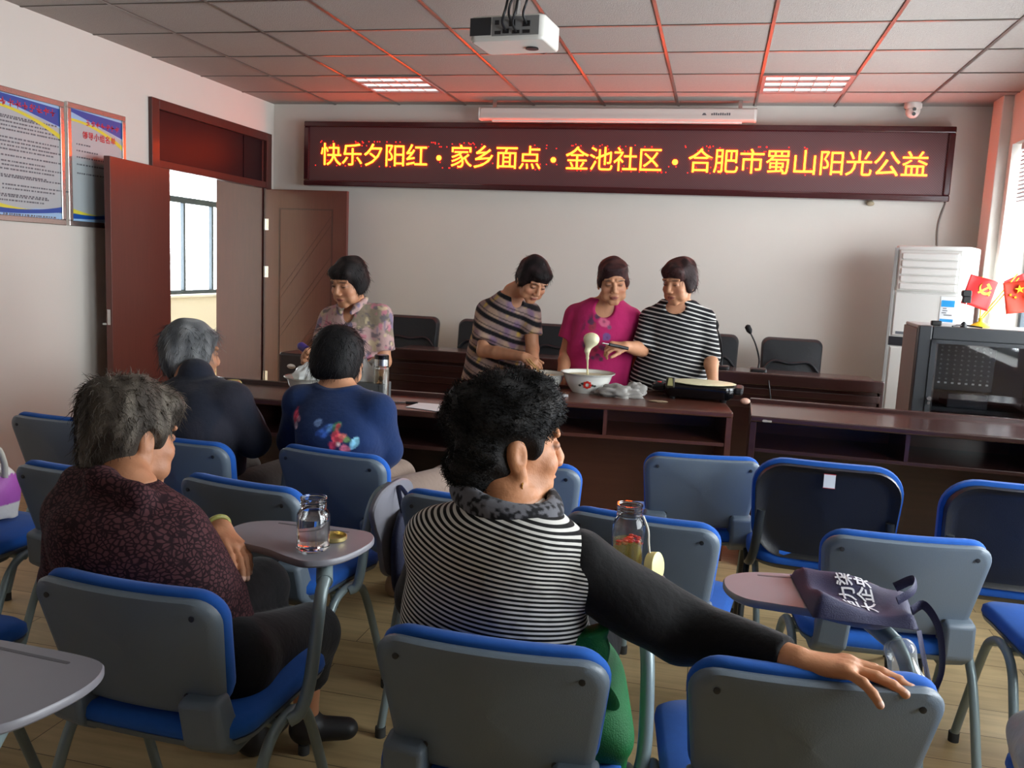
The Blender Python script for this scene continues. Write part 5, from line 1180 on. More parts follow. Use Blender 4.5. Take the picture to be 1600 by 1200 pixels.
pr3 = person('standing woman in plain magenta tee with flower print on the chest', st3, (1, .2, 0), (0, 0, 1), n3, hc3, A3, 1.02,
    [dict(sh=AT(900, 493, Y), el=AT(886, 552, Y+.0), wr=AT(878, 585, Y-.16), hand=dict(d=(.15, -.75, -.2), n=(-.3, -.1, .9), side=-1, curl=(.3, .35, .4, .4), L=.16), sleeve=.62, sr=(.06, .076), r=(.05, .042, .028)),
     dict(sh=AT(985, 499, Y+.04), el=AT(1000, 560, Y+.16), wr=AT(990, 602, Y+.12), hand=dict(d=(-.1, -.3, -.9), n=(.9, 0, 0), side=1, curl=(.3, .35, .4, .4), L=.16), sleeve=.62, sr=(.06, .076), r=(.05, .042, .028))],
    [dict(p=(AT(912, 690, Y+.04), np.array([-.70, Y+.06, .42]), np.array([-.68, Y+.1, .09]), np.array([-.66, Y-.02, .035]))), dict(p=(AT(950, 690, Y+.04), np.array([-.47, Y+.06, .42]), np.array([-.47, Y+.1, .09]), np.array([-.46, Y-.02, .035])))],
    'magenta_tee', M_cloth, p3_dye, (30, 30, 36), skin=sk, scoop=[(n3+V3(.0, -.085, -.035), (.062, .07, .058))], neckr=.053)
hair_short(pr3, .985, seed=6, side=.35, col=(46, 26, 28), hl=(84, 50, 46), fringe=(0, .045, .085), fr=(.06, .04, .022), nstr=500, slen=.035, face=(.067, .085, .092), facepos=(0, .112, -.03), out=.12)
# --- woman in black and white striped top with ladle
M_st4 = stripe_mat('black_white_jersey', C8(20, 20, 24), C8(188, 186, 182), 42, .36)
Y = 4.98; n4 = AT(1060, 471, 4.94); hc4 = AT(1061, 440, 4.86); A4 = head_axes((-.52, -.85), .28, .0)
st4 = [ST(1040, 690, Y+.04, 62, .15), ST(1040, 645, Y+.04, 66, .165), ST(1043, 595, Y+.03, 60, .165), ST(1052, 545, Y+.01, 50, .145), ST(1058, 500, Y-.01, 44, .115), ST(1060, 480, Y-.02, 34, .085), ST(1060, 469, Y-.03, 26, .07)]
pr4 = person('standing woman in black and white striped top, holding the ladle', st4, (1, .15, 0), (0, 0, 1), n4, hc4, A4, 1.0,
    [dict(sh=AT(1015, 498, Y-.02), el=AT(1003, 546, Y-.1), wr=AT(977, 541, Y-.28), hand=dict(d=(-.75, -.5, .0), n=(.1, -.5, .8), side=-1, curl=(.8, .95, 1.0, 1.0), L=.165), sleeve=.97, sr=(.058, .06), r=(.046, .04, .028)),
     dict(sh=AT(1100, 500, Y), el=AT(1110, 556, Y-.02), wr=AT(1114, 594, Y-.16), hand=dict(d=(.1, -.55, -.45), n=(.2, -.4, .8), side=1, curl=(.3, .3, .4, .4), L=.16), sleeve=1.2, cuff=.05, sr=(.058, .056), r=(.046, .04, .028))],
    [dict(p=(AT(1022, 690, Y+.04), np.array([-.27, Y+.06, .42]), np.array([-.27, Y+.1, .09]), np.array([-.28, Y-.02, .035]))), dict(p=(AT(1060, 690, Y+.04), np.array([-.06, Y+.06, .42]), np.array([-.05, Y+.1, .09]), np.array([-.04, Y-.02, .035])))],
    'striped_top', M_st4, None, (30, 30, 34), skin=sk, scoop=[(n4+V3(-.01, -.085, -.028), (.066, .066, .045))],
    shirt_attrs={'run': lambda V: V[:, 2]+.2*V[:, 0]+.06*np.abs(V[:, 0]-st4[3][0][0])*(V[:, 2] > 1.15)})
hair_short(pr4, 1.03, seed=8, side=.85, col=(38, 22, 22), hl=(86, 50, 46), fr=(.07, .046, .036), nstr=900)
# ladle, dripping batter, chopsticks
hand4 = np.asarray(AT(966, 541, 4.62)); tip4 = AT(925, 533, 4.5)
ld = thing('batter_ladle', 'black-handled ladle loaded with batter, dripping over the large bowl', 'ladle', hand4); k = Vector(tip4-hand4)
MB().tube([Vector((.05, .03, -.012)), Vector((0, 0, 0)), k*.35], .009, 10).build('handle', _mats['black_plastic'], ld)
MB().tube([k*.35, k*.62], .004, 8).build('shaft', M_steel, ld)
MB().lathe([(0, -.02), (.02, -.016), (.034, -.004), (.038, .008), (.035, .008), (.02, -.01), (0, -.014)], 24, M=Matrix.Translation(k) @ Matrix.Rotation(R(35), 4, 'Y') @ Matrix.Rotation(R(-28), 4, 'X')).build('ladle_bowl', M_steel, ld)
S = Body(); S.ell(tip4+V3(0, -.006, .012), (.036, .033, .03), None, .02); S.cap(tip4+V3(-.004, -.01, .0), AT(918, 548, 4.48), .03, .012, .03); bt = np.array(BB.location)+V3(-.01, .02, .085)
a0 = AT(918, 548, 4.48); bt = np.array([a0[0]-.012, BB.location.y+.02, .838]); S.chain([a0, _tr(a0, bt, .3), bt], [.013, .0055, .0045], .012); S.noise(.002, 60, 3)
V, Q = S.mesh(.004); o = mesh_obj('dripping_batter', V-V.mean(0), Q, M_batter); o.location = V.mean(0); tag(o, 'thick pale batter running off the ladle into the large bowl', 'batter')
for dx, lb in ((0, 'bamboo chopstick nearer the pink shirt in the stirring hand'), (-.016, 'bamboo chopstick nearer the striped tee in the stirring hand')):
    a, b = Vector(AT(833, 568, 4.68))+Vector((dx, 0, 0)), Vector((SBW.location.x+.01+dx*.3, SBW.location.y+.0, .815))
    a = a+(a-b)*.35; o = MB().tube([(0, 0, 0), b-a], [.0045, .003], 8).build('chopstick', mat('bamboo', (204, 168, 110), .5)); o.location = a; tag(o, lb, 'chopstick', 'chopsticks')
# --- seated: grey-haired person in dark jacket
Y = 2.80; n5 = AT(306, 588, 2.82); hc5 = AT(300, 552, 2.90); A5 = head_axes((.5, .87), .12)
def plain_dye(c, c2=None, f=20, sd=1):
    def g(V):
        d = np.tile(C8(*c), (len(V), 1))
        if c2: lay(d, np.clip(nz(V, f, sd), 0, 1)*.5, C8(*c2))
        return d
    return g
def seatlegs(px, y, z, right_dx, knee_dx, r=(.085, .068, .06), hem=.93, w=.09, klen=.43):
    """thighs along the seat, shins down to the floor"""
    out = []
    for q in (-1, 1):
        h = np.array([px+q*w, y+.02, z]); kn = np.array([px+q*(w+.02)+knee_dx, y+klen, z+.01]); an = np.array([kn[0]+.0, kn[1]+.02, .09]); out.append(dict(p=(h, kn, an, an+V3(.01, .13, -.055)), r=r, hem=hem))
    return out
st5 = [ST(318, 765, Y+.09, 58, .14), ST(320, 715, Y+.04, 60, .15), ST(320, 670, Y-.02, 60, .145), ST(316, 632, Y, 57, .13), ST(311, 607, Y+.01, 50, .105), ST(308, 594, Y+.02, 36, .08)]
pr5 = person('seated person with short grey hair and dark jacket, seen from behind near the door', st5, (1, 0, 0), (0, .05, 1), n5, hc5, A5, 1.0,
    [dict(sh=AT(268, 625, Y), el=AT(268, 695, Y+.1), wr=AT(310, 690, Y+.32), hand=dict(d=(.6, .7, .1), n=(0, 0, 1), side=1, curl=(.6, .6, .6, .6), L=.16), sleeve=1.95, sr=(.066, .062), cuff=.05),
     dict(sh=AT(362, 628, Y), el=AT(396, 688, Y+.04), wr=AT(384, 640, Y+.26), hand=dict(d=(-.35, .3, .9), n=(.5, .5, .0), side=-1, curl=(.8, .8, .85, .9), L=.16), sleeve=1.9, sr=(.068, .062), cuff=.048)],
    seatlegs(float(st5[0][0][0])+.03, Y-.02, .50, 0, .06), 'dark_jacket', M_cloth, plain_dye((38, 42, 54), (52, 50, 58), 24, 3), (88, 80, 76), skin=sk, neck_top=.004)
hair_short(pr5, 1.0, seed=12, side=.7, col=(82, 84, 86), hl=(150, 152, 152), nstr=1500, slen=.06, fr=(.07, .04, .03), back=.02, step=.004, out=.08)
fd = AT(360, 602, 3.06)
V, Q = Body().ell((0, 0, 0), (.03, .022, .016), None).cap((-.02, 0, 0), (.025, .01, .006), .014).noise(.003, 60, 2).mesh(.004)
tag(mesh_obj('pancake_piece', V, Q, mat('pancake_yellow', (222, 212, 130), .7)), 'piece of yellow pancake held up by the grey-haired person in the jacket', 'food', ).location = fd
# --- seated: bob-haired person in navy blouse
Y = 2.87; n6 = AT(528, 598, 2.91); hc6 = AT(530, 558, 2.96); A6 = head_axes((.1, .99), .08)
FL6 = [(AT(455, 652, 2.75), .022, (196, 62, 90)), (AT(470, 655, 2.75), .014, (214, 150, 168)), (AT(466, 664, 2.75), .012, (190, 170, 180)), (AT(500, 658, 2.74), .018, (120, 150, 200)), (AT(512, 672, 2.74), .026, (52, 90, 170)), (AT(520, 668, 2.74), .014, (90, 140, 200)), (AT(530, 668, 2.74), .014, (70, 120, 90)), (AT(533, 682, 2.74), .026, (206, 70, 84)), (AT(540, 678, 2.74), .014, (236, 130, 120)), (AT(524, 690, 2.74), .02, (206, 60, 90)), (AT(548, 686, 2.74), .014, (96, 130, 80)), (AT(556, 692, 2.74), .018, (130, 190, 210)), (AT(545, 696, 2.74), .014, (214, 110, 130)), (AT(536, 690, 2.74), .01, (230, 200, 190))]
def p6_dye(V):
    d = np.tile(C8(24, 46, 88), (len(V), 1)); lay(d, np.clip(nz(V, 14, 5), 0, 1)*.25, C8(18, 38, 82)); bk_ = V[:, 1] < Y
    for c, r, col in FL6:
        q = np.hypot(V[:, 0]-c[0], V[:, 2]-c[2]); lay(d, bk_*np.clip((r*(1.0+.3*nz(V, 80, 41))-q)*200, 0, 1)*.9, C8(*col)*(.75+.55*np.clip(nz(V, 150, 17)+.4, 0, 1.6))[:, None])
    lay(d, (V[:, 2] < .62)*(V[:, 0] > st6[1][0][0]+.08)*np.clip(nz(V, 40, 8)-.3, 0, 1), C8(214, 110, 130)); lay(d, (V[:, 2] < .62)*(V[:, 0] > st6[1][0][0]+.08)*np.clip(nz(V, 44, 9)-.7, 0, 1), C8(220, 214, 214)); return d
st6 = [ST(540, 765, Y+.08, 72, .15), ST(536, 722, Y+.03, 71, .15), ST(532, 680, Y-.03, 70, .15), ST(529, 645, Y, 69, .135), ST(527, 624, Y+.02, 52, .105), ST(527, 608, Y+.03, 28, .07)]
pr6 = person('seated person with black bob and navy blouse with flower sprays, seen from behind', st6, (1, 0, 0), (0, .05, 1), n6, hc6, A6, 1.0,
    [dict(sh=AT(470, 632, Y), el=AT(462, 690, Y+.1), wr=AT(505, 690, Y+.3), hand=dict(d=(.5, .8, .1), n=(0, 0, 1), side=1, curl=(.6, .6, .6, .6), L=.16), sleeve=1.5, sr=(.066, .062), cuff=.055),
     dict(sh=AT(588, 645, Y), el=AT(600, 702, Y+.07), wr=AT(572, 705, Y+.3), hand=dict(d=(-.4, .8, .1), n=(0, 0, 1), side=-1, curl=(.6, .6, .6, .6), L=.16), sleeve=1.45, sr=(.068, .064), cuff=.056)],
    seatlegs(float(st6[0][0][0])+.06, Y-.0, .51, 0, .12, w=.085), 'navy_blouse', M_cloth, p6_dye, (140, 122, 110), skin=sk, neck_top=None, shirt_step=.0055, shoe_col=(150, 120, 96))
L6, s6 = pr6['L'], 1.0
B = Body(); B.ell(L6(0, -.012, .03), V3(.089, .106, .093), A6, .02); B.ell(L6(0, -.03, -.03), V3(.09, .09, .08), A6, .03); B.ell(L6(0, .12, -.045), V3(.066, .08, .1), A6, .012, True); B.cut(L6(0, -.06, -.085), nrm(-A6[2]-A6[1]*.12), .01); B.noise(.0015, 60, 3)
def dk(V):
    d = np.tile(C8(15, 14, 15), (len(V), 1)); lay(d, np.clip(nz((V-hc6)@A6.T*np.array([1, 1, .12]), 130, 7)*.5, 0, 1)*.5, C8(42, 38, 38)); return d
V, Q = B.mesh(.004); hb = mesh_obj('hair', V, Q, M_hair, pr6['o'], dk(V))
strands('loose_lock', V, Q, hc6, hb, M_hair, 1400, .05, dk, out=.03, down=.9, seed=5, keep=lambda p: (p-hc6)@A6[2] > -.07, r=.0011)
V, Q = MB(), None
# --- seated: woman in maroon leaf print
def leaf_mat():
    m = bpy.data.materials.new('maroon_leaf_print'); m.use_nodes = True; nt = m.node_tree; b = nt.nodes['Principled BSDF']; b.inputs['Roughness'].default_value = .85; b.inputs['Specular IOR Level'].default_value = .2
    tc = nt.nodes.new('ShaderNodeTexCoord'); n = nt.nodes.new('ShaderNodeTexNoise'); n.inputs['Scale'].default_value = 18; nt.links.new(tc.outputs['Object'], n.inputs['Vector'])
    ad = nt.nodes.new('ShaderNodeVectorMath'); ad.operation = 'MULTIPLY_ADD'; nt.links.new(n.outputs['Color'], ad.inputs[0]); ad.inputs[1].default_value = (.035, .035, .035); nt.links.new(tc.outputs['Object'], ad.inputs[2])
    mp = nt.nodes.new('ShaderNodeMapping'); mp.inputs['Scale'].default_value = (1.0, 1.0, 1.45); mp.inputs['Rotation'].default_value = (.3, .5, .2); nt.links.new(ad.outputs[0], mp.inputs['Vector'])
    v = nt.nodes.new('ShaderNodeTexVoronoi'); v.feature = 'DISTANCE_TO_EDGE'; v.inputs['Scale'].default_value = 76; nt.links.new(mp.outputs[0], v.inputs['Vector'])
    cr = nt.nodes.new('ShaderNodeValToRGB'); e = cr.color_ramp.elements; e[0].position = .09; e[0].color = (*C8(42, 24, 30), 1); e[1].position = .19; e[1].color = (*C8(90, 56, 60), 1); nt.links.new(v.outputs['Distance'], cr.inputs[0]); nt.links.new(cr.outputs[0], b.inputs['Base Color'])
    n2 = nt.nodes.new('ShaderNodeTexNoise'); n2.inputs['Scale'].default_value = 14; nt.links.new(tc.outputs['Object'], n2.inputs['Vector']); bp = nt.nodes.new('ShaderNodeBump'); bp.inputs['Strength'].default_value = .5; bp.inputs['Distance'].default_value = .02; nt.links.new(n2.outputs[0], bp.inputs['Height']); nt.links.new(bp.outputs[0], b.inputs['Normal'])
    return m
Y = 1.60; n7 = AT(196, 762, 1.62); hc7 = AT(206, 682, 1.72); A7 = head_axes((.32, .95), .2, .05)
st7 = [ST(255, 1020, Y+.11, 150, .15), ST(245, 960, Y+.07, 156, .165), ST(228, 890, Y+.02, 146, .16), ST(205, 830, Y, 128, .145), ST(195, 790, Y+.0, 108, .12), ST(192, 765, Y+.01, 72, .085), ST(194, 752, Y+.02, 52, .065)]
aw = AT(338, 822, 1.84); af = AT(418, 912, 1.70)
rk_ = AT(482, 992, 2.06); pr7 = person('seated woman with short grey-brown hair in maroon leaf-print blouse', st7, (1, -.05, 0), (0, .05, 1), n7, hc7, A7, 1.02,
    [dict(sh=AT(122, 800, Y), el=AT(110, 900, Y+.12), wr=AT(300, 880, Y+.3), sleeve=1.9, sr=(.07, .066), cuff=.05),
     dict(sh=AT(268, 836, Y), el=AT(338, 928, Y+.1), wr=AT(300, 905, Y+.28), sleeve=1.8, sr=(.06, .062), cuff=.056, r=(.046, .04, .028)),
     dict(sh=AT(300, 860, Y+.1), el=AT(302, 862, 1.86), wr=AT(345, 830, 1.84), hand=dict(d=af-AT(345, 830, 1.84), n=(.85, -.35, .35), side=1, curl=(.22, .25, .3, .35), L=.178, spread=.02, thumb=(.3, .3)), sleeve=1.15, sr=(.05, .05), cuff=.042, r=(.03, .03, .03), hs=.003, nails=True)],
    [dict(p=(np.array([-1.15, 1.62, .51]), np.array([-1.13, 2.02, .52]), np.array([-1.18, 2.08, .09]), np.array([-1.17, 2.2, .035])), r=(.09, .075, .066), hem=.55),
     dict(p=(np.array([-.98, 1.62, .51]), rk_, AT(478, 1112, 2.13), AT(540, 1138, 2.18)), r=(.095, .08, .062), hem=.55)],
    'leaf_print_blouse', leaf_mat(), None, (16, 16, 18), skin=(184, 128, 94), step=.007, hstep=.0035, neckr=.056, shirt_step=.006, shoe_name='slip_on_shoe',
    extra_shirt=lambda S: (S.cap(AT(118, 748, Y+.02), AT(165, 752, Y-.03), .03, .03, .03), S.cap(AT(150, 745, Y-.05), AT(215, 775, Y-.07), .022, .02, .03), S.cap(AT(215, 775, Y-.06), AT(262, 790, Y+.02), .022, .02, .03)))
def greyc(V):
    d = np.tile(C8(62, 55, 48), (len(V), 1)); p = (V-hc7)@A7.T; lay(d, np.clip(nz(p*np.array([1, 1, .35]), 75, 9)*.55+.25, 0, 1)*.75, C8(122, 114, 103)); lay(d, np.clip(.2-p[:, 2]*6-.6, 0, 1)*.6, C8(34, 30, 28)); return d
def earkeep(p, c, A):
    q = (p-c)@A.T; return ~((np.abs(q[:, 0]) > .045) & (np.abs(q[:, 1]+.0) < .062) & (q[:, 2] < .03)) & (q[:, 2] > -.085)
def hair_mass(pr, parts, subs, dyef, nzp, nstr, slen, curl, out, seed, step=.004, down=.6, r=.0012, keep=None, m=None):
    L, A, s, t = pr['L'], pr['A'], pr['s'], pr['o']; B = Body()
    for c, rr in parts: B.ell(L(*c), V3(*rr)*s, A, .025)
    for c, rr in subs: B.ell(L(*c), V3(*rr)*s, A, .012, True)
    B.noise(*nzp, seed, n=14); V, Q = B.mesh(step); o = mesh_obj('hair', V, Q, m or M_hair, t, dyef(V))
    strands('loose_lock', V, Q, pr['hc'], o, m or M_hair, nstr, slen, dyef, down=down, out=out, curl=curl, seed=seed, r=r, keep=keep); return o
hair_mass(pr7, [((0, -.02, .05), (.094, .112, .09)), ((0, -.055, .0), (.088, .07, .085)), ((0, -.06, -.05), (.07, .05, .05)), ((.0, .05, .08), (.07, .05, .035)), ((.073, .022, .014), (.010, .014, .034)), ((-.073, .022, .014), (.010, .014, .034))], [((0, .12, -.04), (.068, .08, .088)), ((.088, -.014, -.02), (.016, .026, .042)), ((-.088, -.014, -.02), (.016, .026, .042))], greyc, (.005, 50), 4600, .034, .002, .07, 21, down=.85, keep=lambda p: earkeep(p, hc7, A7))
q = [n7+V3(.062*math.cos(a), .062*math.sin(a)-.01, .012+.012*math.sin(a)) for a in np.linspace(0, 6.2832, 25)]
MB().tube(q, .0025, 6).build('necklace_cord', _mats['black_plastic'], pr7['o'])
br = MB().tube([Vector((.03*math.cos(a), .03*math.sin(a), 0)) for a in np.linspace(0, 6.2832, 33)], .006, 8).build('bangle', mat('olive_jade', (150, 150, 84), .3), pr7['o'])
dw = Vector(nrm(af-AT(345, 830, 1.84))); br.matrix_local = Matrix.Translation(Vector(_tr(AT(345, 830, 1.84), af, -.08))) @ dw.to_track_quat('Z', 'Y').to_matrix().to_4x4()
# --- seated: curly-haired woman in stripes
M_s4 = stripe_mat('striped_back_knit', C8(22, 22, 22), C8(208, 206, 200), 108, .52)
Y = 1.535; n8 = AT(792, 790, 1.55); hc8 = AT(796, 693, 1.60); A8 = head_axes((.80, .60), .06, .02)
st8 = [ST(782, 1120, Y+.15, 132, .14), ST(778, 1050, Y+.10, 142, .14), ST(774, 980, Y+.06, 150, .14), ST(771, 910, Y+.03, 138, .135), ST(774, 860, Y+.01, 130, .125), ST(782, 820, Y+.0, 116, .105), ST(790, 792, Y+.0, 74, .08), ST(793, 780, Y+.01, 54, .065)]
shR = AT(905, 885, 1.56); elR = AT(1065, 985, 1.60); wrR = AT(1245, 1034, 1.475); dh = nrm(AT(1392, 1047, 1.46)-AT(1245, 1030, 1.475))
pr8 = person('seated woman with curly black hair, striped back and black sleeves, arm along the next chair', st8, (1, 0, 0), (0, -.02, 1), n8, hc8, A8, 1.03,
    [dict(sh=AT(690, 845, Y), el=AT(664, 930, Y+.16), wr=AT(720, 960, Y+.36), hand=dict(d=(.5, .8, .1), n=(0, 0, 1), side=1, curl=(.5, .5, .5, .5), L=.165), sleeve=1.9, sr=(.064, .058), cuff=.045, sep=(17, 16, 17)),
     dict(sh=shR, el=elR, wr=wrR, hand=dict(d=dh, n=(.06, .1, 1), side=-1, curl=(.3, .2, .22, .34), L=.178, splay=(.10, .02, -.06, -.62), thumb=(.55, .3), fat=1.06), sleeve=1.92, sr=(.068, .062), cuff=.037, sep=(17, 16, 17), hs=.0026, nails=True, r=(.046, .038, .027))],
    [dict(p=(np.array([-.43, 1.58, .51]), np.array([-.45, 2.0, .52]), np.array([-.45, 2.05, .09]), np.array([-.45, 2.18, .035])), r=(.09, .075, .06)),
     dict(p=(np.array([-.25, 1.58, .51]), np.array([-.24, 2.0, .52]), np.array([-.24, 2.05, .09]), np.array([-.23, 2.18, .035])), r=(.09, .075, .06))],
    'striped_top', M_s4, None, (20, 20, 23), skin=(190, 131, 92), step=.006, hstep=.0032, neckr=.057, shirt_step=.005, scoop=[(n8+V3(.02, .11, .02), (.07, .07, .06))],
    shirt_attrs={'run': lambda V: V[:, 2]+(V[:, 0]-n8[0])*(.06+.30*np.clip((V[:, 2]-.68)/.22, 0, 1))+.02*nz(V, 6, 4)*.5})
def curlc(V):
    d = np.tile(C8(16, 15, 15), (len(V), 1)); lay(d, np.clip(nz(V-hc8, 90, 9)*.5, 0, 1)*.5, C8(46, 42, 40)); return d
hair_mass(pr8, [((0, -.02, .05), (.092, .11, .086)), ((0, -.055, -.0), (.085, .068, .082)), ((0, -.055, -.06), (.07, .05, .045)), ((.0, .022, .084), (.077, .058, .038)), ((.070, .018, .016), (.011, .015, .036)), ((-.070, .018, .016), (.011, .015, .036))], [((0, .125, -.04), (.07, .08, .088)), ((.092, -.014, -.016), (.018, .03, .042)), ((-.09, -.014, -.016), (.018, .03, .042))], curlc, (.007, 70), 5600, .030, .006, .3, 31, down=.4, keep=lambda p: earkeep(p, hc8, A8))
B = Body(); rg_ = []
for a in np.linspace(0, 2*math.pi, 25): rg_.append(n8+V3(.093*math.cos(a)-.002, .083*math.sin(a)+.004, .022+.012*math.sin(a)-.018*math.cos(a)))
for i in range(24): B.cap(rg_[i], rg_[i+1], .021, .021, .008, flat=(nrm([math.cos(i/24*6.28), math.sin(i/24*6.28), .6]), .55))
V, Q = B.mesh(.004); d = np.tile(C8(100, 100, 106), (len(V), 1)); lay(d, np.clip((nz(V, 170, 2)+.1)*4, 0, 1), C8(24, 24, 27)); mesh_obj('collar', V, Q, M_cloth, pr8['o'], d)
e = pr8['L'](.083, -.004, -.056); MB().tube([Vector(e)+Vector((0, .007*math.sin(a), -.008+.008*math.cos(a))) for a in np.linspace(0, 6.2832, 21)], .0016, 6).build('earring', mat('gold', (222, 180, 96), .2, 1.), pr8['o'])
# ------------------------------------------------------------------ bags
M_navy = mat('navy_nonwoven', (36, 36, 70), .6, noise=.12, nscale=14, bump=.25, bscale=420)
tb_ = thing('tote_bag', 'flattened navy tote bag with white characters lying on a chair tablet', 'bag', (.30, 1.985, .7165), 0)
def bag_fn(u, v):   # u along the bag (bottom to mouth), v across
    z = .016+.010*math.sin(u*21+v*9)*math.cos(v*17)+.006*math.sin(v*38+u*6)+.014*math.exp(-((u-.02)/.05)**2)
    return z
_bc = [at(*q, z=.718)-Vector((.30, 1.985, .718)) for q in ((1270, 964), (1436, 984), (1412, 918), (1234, 897))]
def bagP(u, v):
    a, b = u/.335, v/.235; p = _bc[0]*(1-a)*(1-b)+_bc[1]*a*(1-b)+_bc[2]*a*b+_bc[3]*(1-a)*b; return Vector((p.x, p.y, 0))
nx, ny = 34, 22; top = []; 
for j in range(ny+1):
    for i in range(nx+1):
        u, v = i/nx*.335, j/ny*.235*(1-.12*(i/nx)); e = min(i, nx-i, j*1.5, (ny-j)*1.5)/3; e = min(1, e); p = bagP(u, v); rot = Matrix.Identity(4); sag = max(0., u-.29)*.9+max(0, -(v-.01))*1.
        top.append((rot @ p)+Vector((0, 0, bag_fn(u, v)*e**.5-sag*.0)))
bm_ = MB(); n0 = (nx+1)*(ny+1); idx = lambda i, j: j*(nx+1)+i
vs = top+[Vector((p.x, p.y, -.0+.001)) for p in top]; fs = []
for j in range(ny):
    for i in range(nx): fs += [(idx(i, j), idx(i+1, j), idx(i+1, j+1), idx(i, j+1)), (n0+idx(i, j+1), n0+idx(i+1, j+1), n0+idx(i+1, j), n0+idx(i, j))]
for i in range(nx): fs += [(idx(i+1, 0), idx(i, 0), n0+idx(i, 0), n0+idx(i+1, 0)), (idx(i, ny), idx(i+1, ny), n0+idx(i+1, ny), n0+idx(i, ny))]
for j in range(ny): fs += [(idx(0, j), idx(0, j+1), n0+idx(0, j+1), n0+idx(0, j)), (idx(nx, j+1), idx(nx, j), n0+idx(nx, j), n0+idx(nx, j+1))]
bm_.add(vs, fs); bg = bm_.build('body', M_navy, tb_, smooth=70)
M_ink = mat('white_ink', (222, 222, 228), .6); rz = Matrix.Identity(4)
for txt, u in (('大企央', .20), ('巨力柒', .145)):
    me_o = text_mesh('printed_text', txt, .052, M_ink, bg, off=.0012, M=Matrix.Identity(4)); me = me_o.data
    bmx = bmesh.new(); bmx.from_mesh(me); bmesh.ops.subdivide_edges(bmx, edges=[e for e in bmx.edges if e.calc_length() > .006], cuts=2); 
    for v_ in bmx.verts:
        uu, vv = u-v_.co.y, .115+v_.co.x; p = rz @ bagP(uu, vv); v_.co = (p.x, p.y, bag_fn(uu, vv)+.0022)
    bmx.to_mesh(me); bmx.free()
h1 = MB(); pts = [rz @ (bagP(.32, .05)+Vector((0, 0, .02))), rz @ (bagP(.36, .06)+Vector((0, 0, .03))), rz @ (bagP(.40, .02)+Vector((0, 0, .0))), rz @ (bagP(.41, -.03)+Vector((0, 0, -.06))), rz @ (bagP(.385, -.04)+Vector((0, 0, -.10))), rz @ (bagP(.36, -.02)+Vector((0, 0, -.06))), rz @ (bagP(.335, .0)+Vector((0, 0, .0)))]
h1.tube(pts, .011, 8, sm=6, sq=.2); h1.build('strap', M_navy, tb_)
h2 = MB(); pts = [rz @ (bagP(.28, .07)+Vector((0, 0, .03))), rz @ (bagP(.33, .09)+Vector((0, 0, .05))), rz @ (bagP(.34, .14)+Vector((0, 0, .055))), rz @ (bagP(.29, .15)+Vector((0, 0, .03)))]; h2.tube(pts, .010, 8, sm=6, sq=.2); h2.build('strap', M_navy, tb_)
# plastic film wound round that chair's tablet arm
pm = Vector(CH['c13'].location); a7 = R(7); S = Body(); wp = [CH['c13'].matrix_basis @ Vector(q) for q in ((.266, .04, .50), (.262, .085, .60), (.252, .115, .652))]
S.chain([np.array(q) for q in wp], [.024, .033, .028], .01).noise(.008, 70, 3); V, Q = S.mesh(.004)
o = mesh_obj('wrapping_film', V-V.mean(0), Q, liquid('clear_film', (.9, .92, .92), (.75, .77, .77), .28)); o.location = V.mean(0); tag(o, 'clear plastic film wound round the tablet arm under the navy tote bag', 'plastic film')
# green bag behind the striped woman
M_green = mat('green_nonwoven', (6, 112, 52), .65, noise=.25, nscale=12, bump=.3, bscale=300)
S = Body(); gb0 = np.array([-.185, 1.62, .595]); S.loft([(gb0+V3(-.01, .02, -.15), .075, .10), (gb0+V3(.0, .0, -.06), .078, .105), (gb0+V3(-.005, -.02, .04), .062, .09), (gb0+V3(-.03, -.05, .13), .035, .05)], (1, .3, 0), (0, 0, 1), .02, 3.2).noise(.016, 36, 7); V, Q = S.mesh(.005)
gbg = thing('green_bag', 'green cloth shopping bag squeezed beside the striped woman on her chair', 'bag', V.mean(0)); c0 = V.mean(0)
mesh_obj('body', V-c0, Q, M_green, gbg)
MB().tube([Vector(AT(890, 1028, 1.53)-c0), Vector(AT(912, 1040, 1.52)-c0), Vector(AT(938, 1068, 1.52)-c0), Vector(AT(957, 1098, 1.53)-c0), Vector(AT(950, 1110, 1.55)-c0), Vector(AT(930, 1116, 1.55)-c0)], .013, 8, sm=6, sq=.22).build('strap', M_green, gbg)
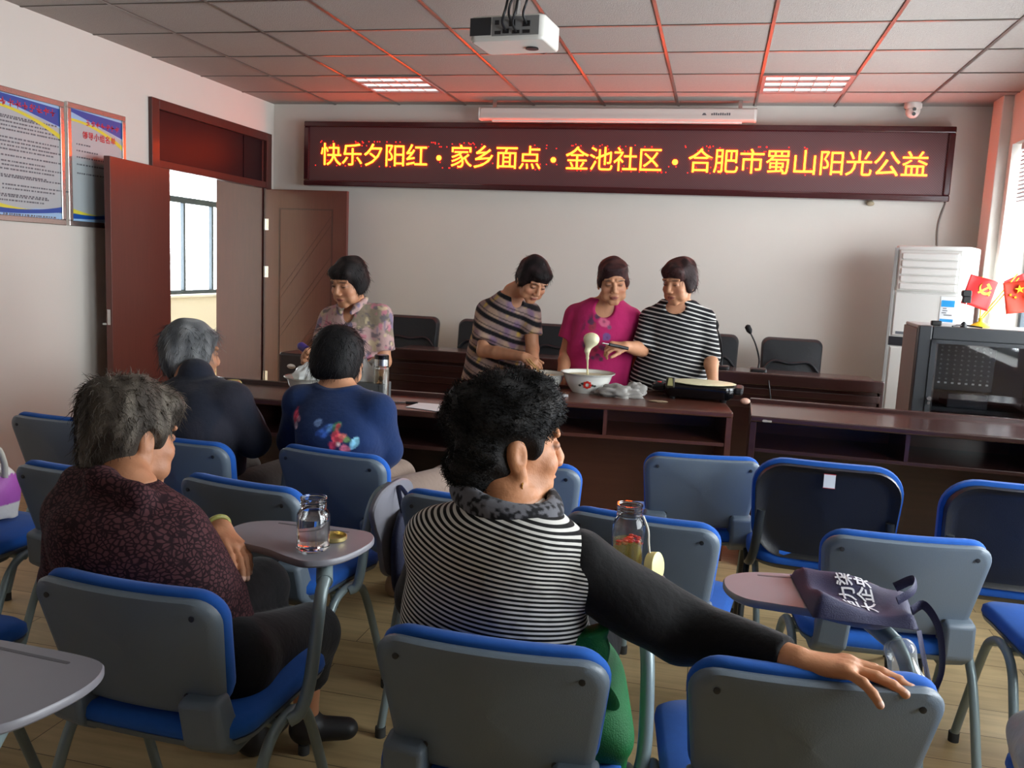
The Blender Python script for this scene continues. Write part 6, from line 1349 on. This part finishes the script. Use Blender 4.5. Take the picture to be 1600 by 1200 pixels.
# dark navy bag hanging from the folded-tablet chair
S = Body(); cm_ = CH['c4'].matrix_basis; hb0 = np.array(cm_ @ Vector((.345, .16, .52))); S.ell(hb0, (.035, .12, .18), None, .03).noise(.008, 22, 4); S.cut(hb0+V3(0, 0, .12), (0, 0, 1)); S.cut(hb0-V3(0, 0, .15), (0, 0, -1), .01)
V, Q = S.mesh(.006); hbag = thing('hanging_bag', 'dark navy cloth bag hanging on the swung-down chair tablet', 'bag', hb0); mesh_obj('body', V-hb0, Q, mat('bag_dark_navy', (22, 26, 54), .7, bump=.2, bscale=200), hbag)
MB().tube([(0, -.05, .11), (-.01, -.05, .15), (-.03, -.02, .19), (-.02, .03, .15), (0, .05, .11)], .008, 8, sm=5, sq=.3).build('strap', mat('bag_dark_navy', (22, 26, 54)), hbag)
# white and purple bag on the far left seat
pb_ = np.array(CH['c1'].matrix_basis @ Vector((.02, .06, .56))); pbl = AT(-8, 765, 2.36)
wb = thing('white_purple_bag', 'white plastic bag with a purple panel at the left frame edge', 'bag', pbl); S = Body(); S.loft([(V3(-.05, 0, -.1), .10, .07), (V3(-.05, 0, -.02), .11, .075), (V3(-.05, 0, .05), .10, .05), (V3(-.05, 0, .085), .09, .03)], (1, 0, 0), (0, 0, 1), .02, 3.5).noise(.012, 30, 5); V, Q = S.mesh(.006)
d = np.tile(C8(222, 218, 212), (len(V), 1)); lay(d, (V[:, 2] > -.045)*(V[:, 2] < .055)*1., C8(176, 92, 178)); mesh_obj('body', V, Q, tintmat('printed_film', .45, .2, 60), wb, d)
MB().tube([(-.02, -.02, .07), (.0, -.03, .13), (.045, -.03, .15), (.06, -.02, .10), (.05, -.01, .05)], .012, 8, sm=5, sq=.35).build('handle', mat('cream_plastic', (222, 216, 200), .5), wb)
text_mesh('printed_text', '礼品', .05, mat('white_ink', (222, 222, 228)), wb, M=basis((1, 0, 0), (0, 0, 1), (0, -1, 0), (.02, -.088, .01)))
# plastic-wrapped thing at the lower right
S = Body(); pw = np.array([.705, 1.72, .575]); S.loft([(pw+V3(.01, 0, -.09), .085, .10), (pw+V3(0, 0, -.03), .09, .10), (pw+V3(0, 0, .03), .07, .08), (pw+V3(.0, .01, .07), .035, .05)], (1, 0, 0), (0, 0, 1), .02, 2.4).noise(.012, 38, 9); V, Q = S.mesh(.005)
o = mesh_obj('wrapped_bundle', V-V.mean(0), Q, mat('cloudy_film', (176, 176, 172), .3, bump=.3, bscale=60)); o.location = V.mean(0); tag(o, 'cloudy plastic-wrapped bundle in the lower right corner', 'bundle')
for t in PEOPLE: recentre(t)
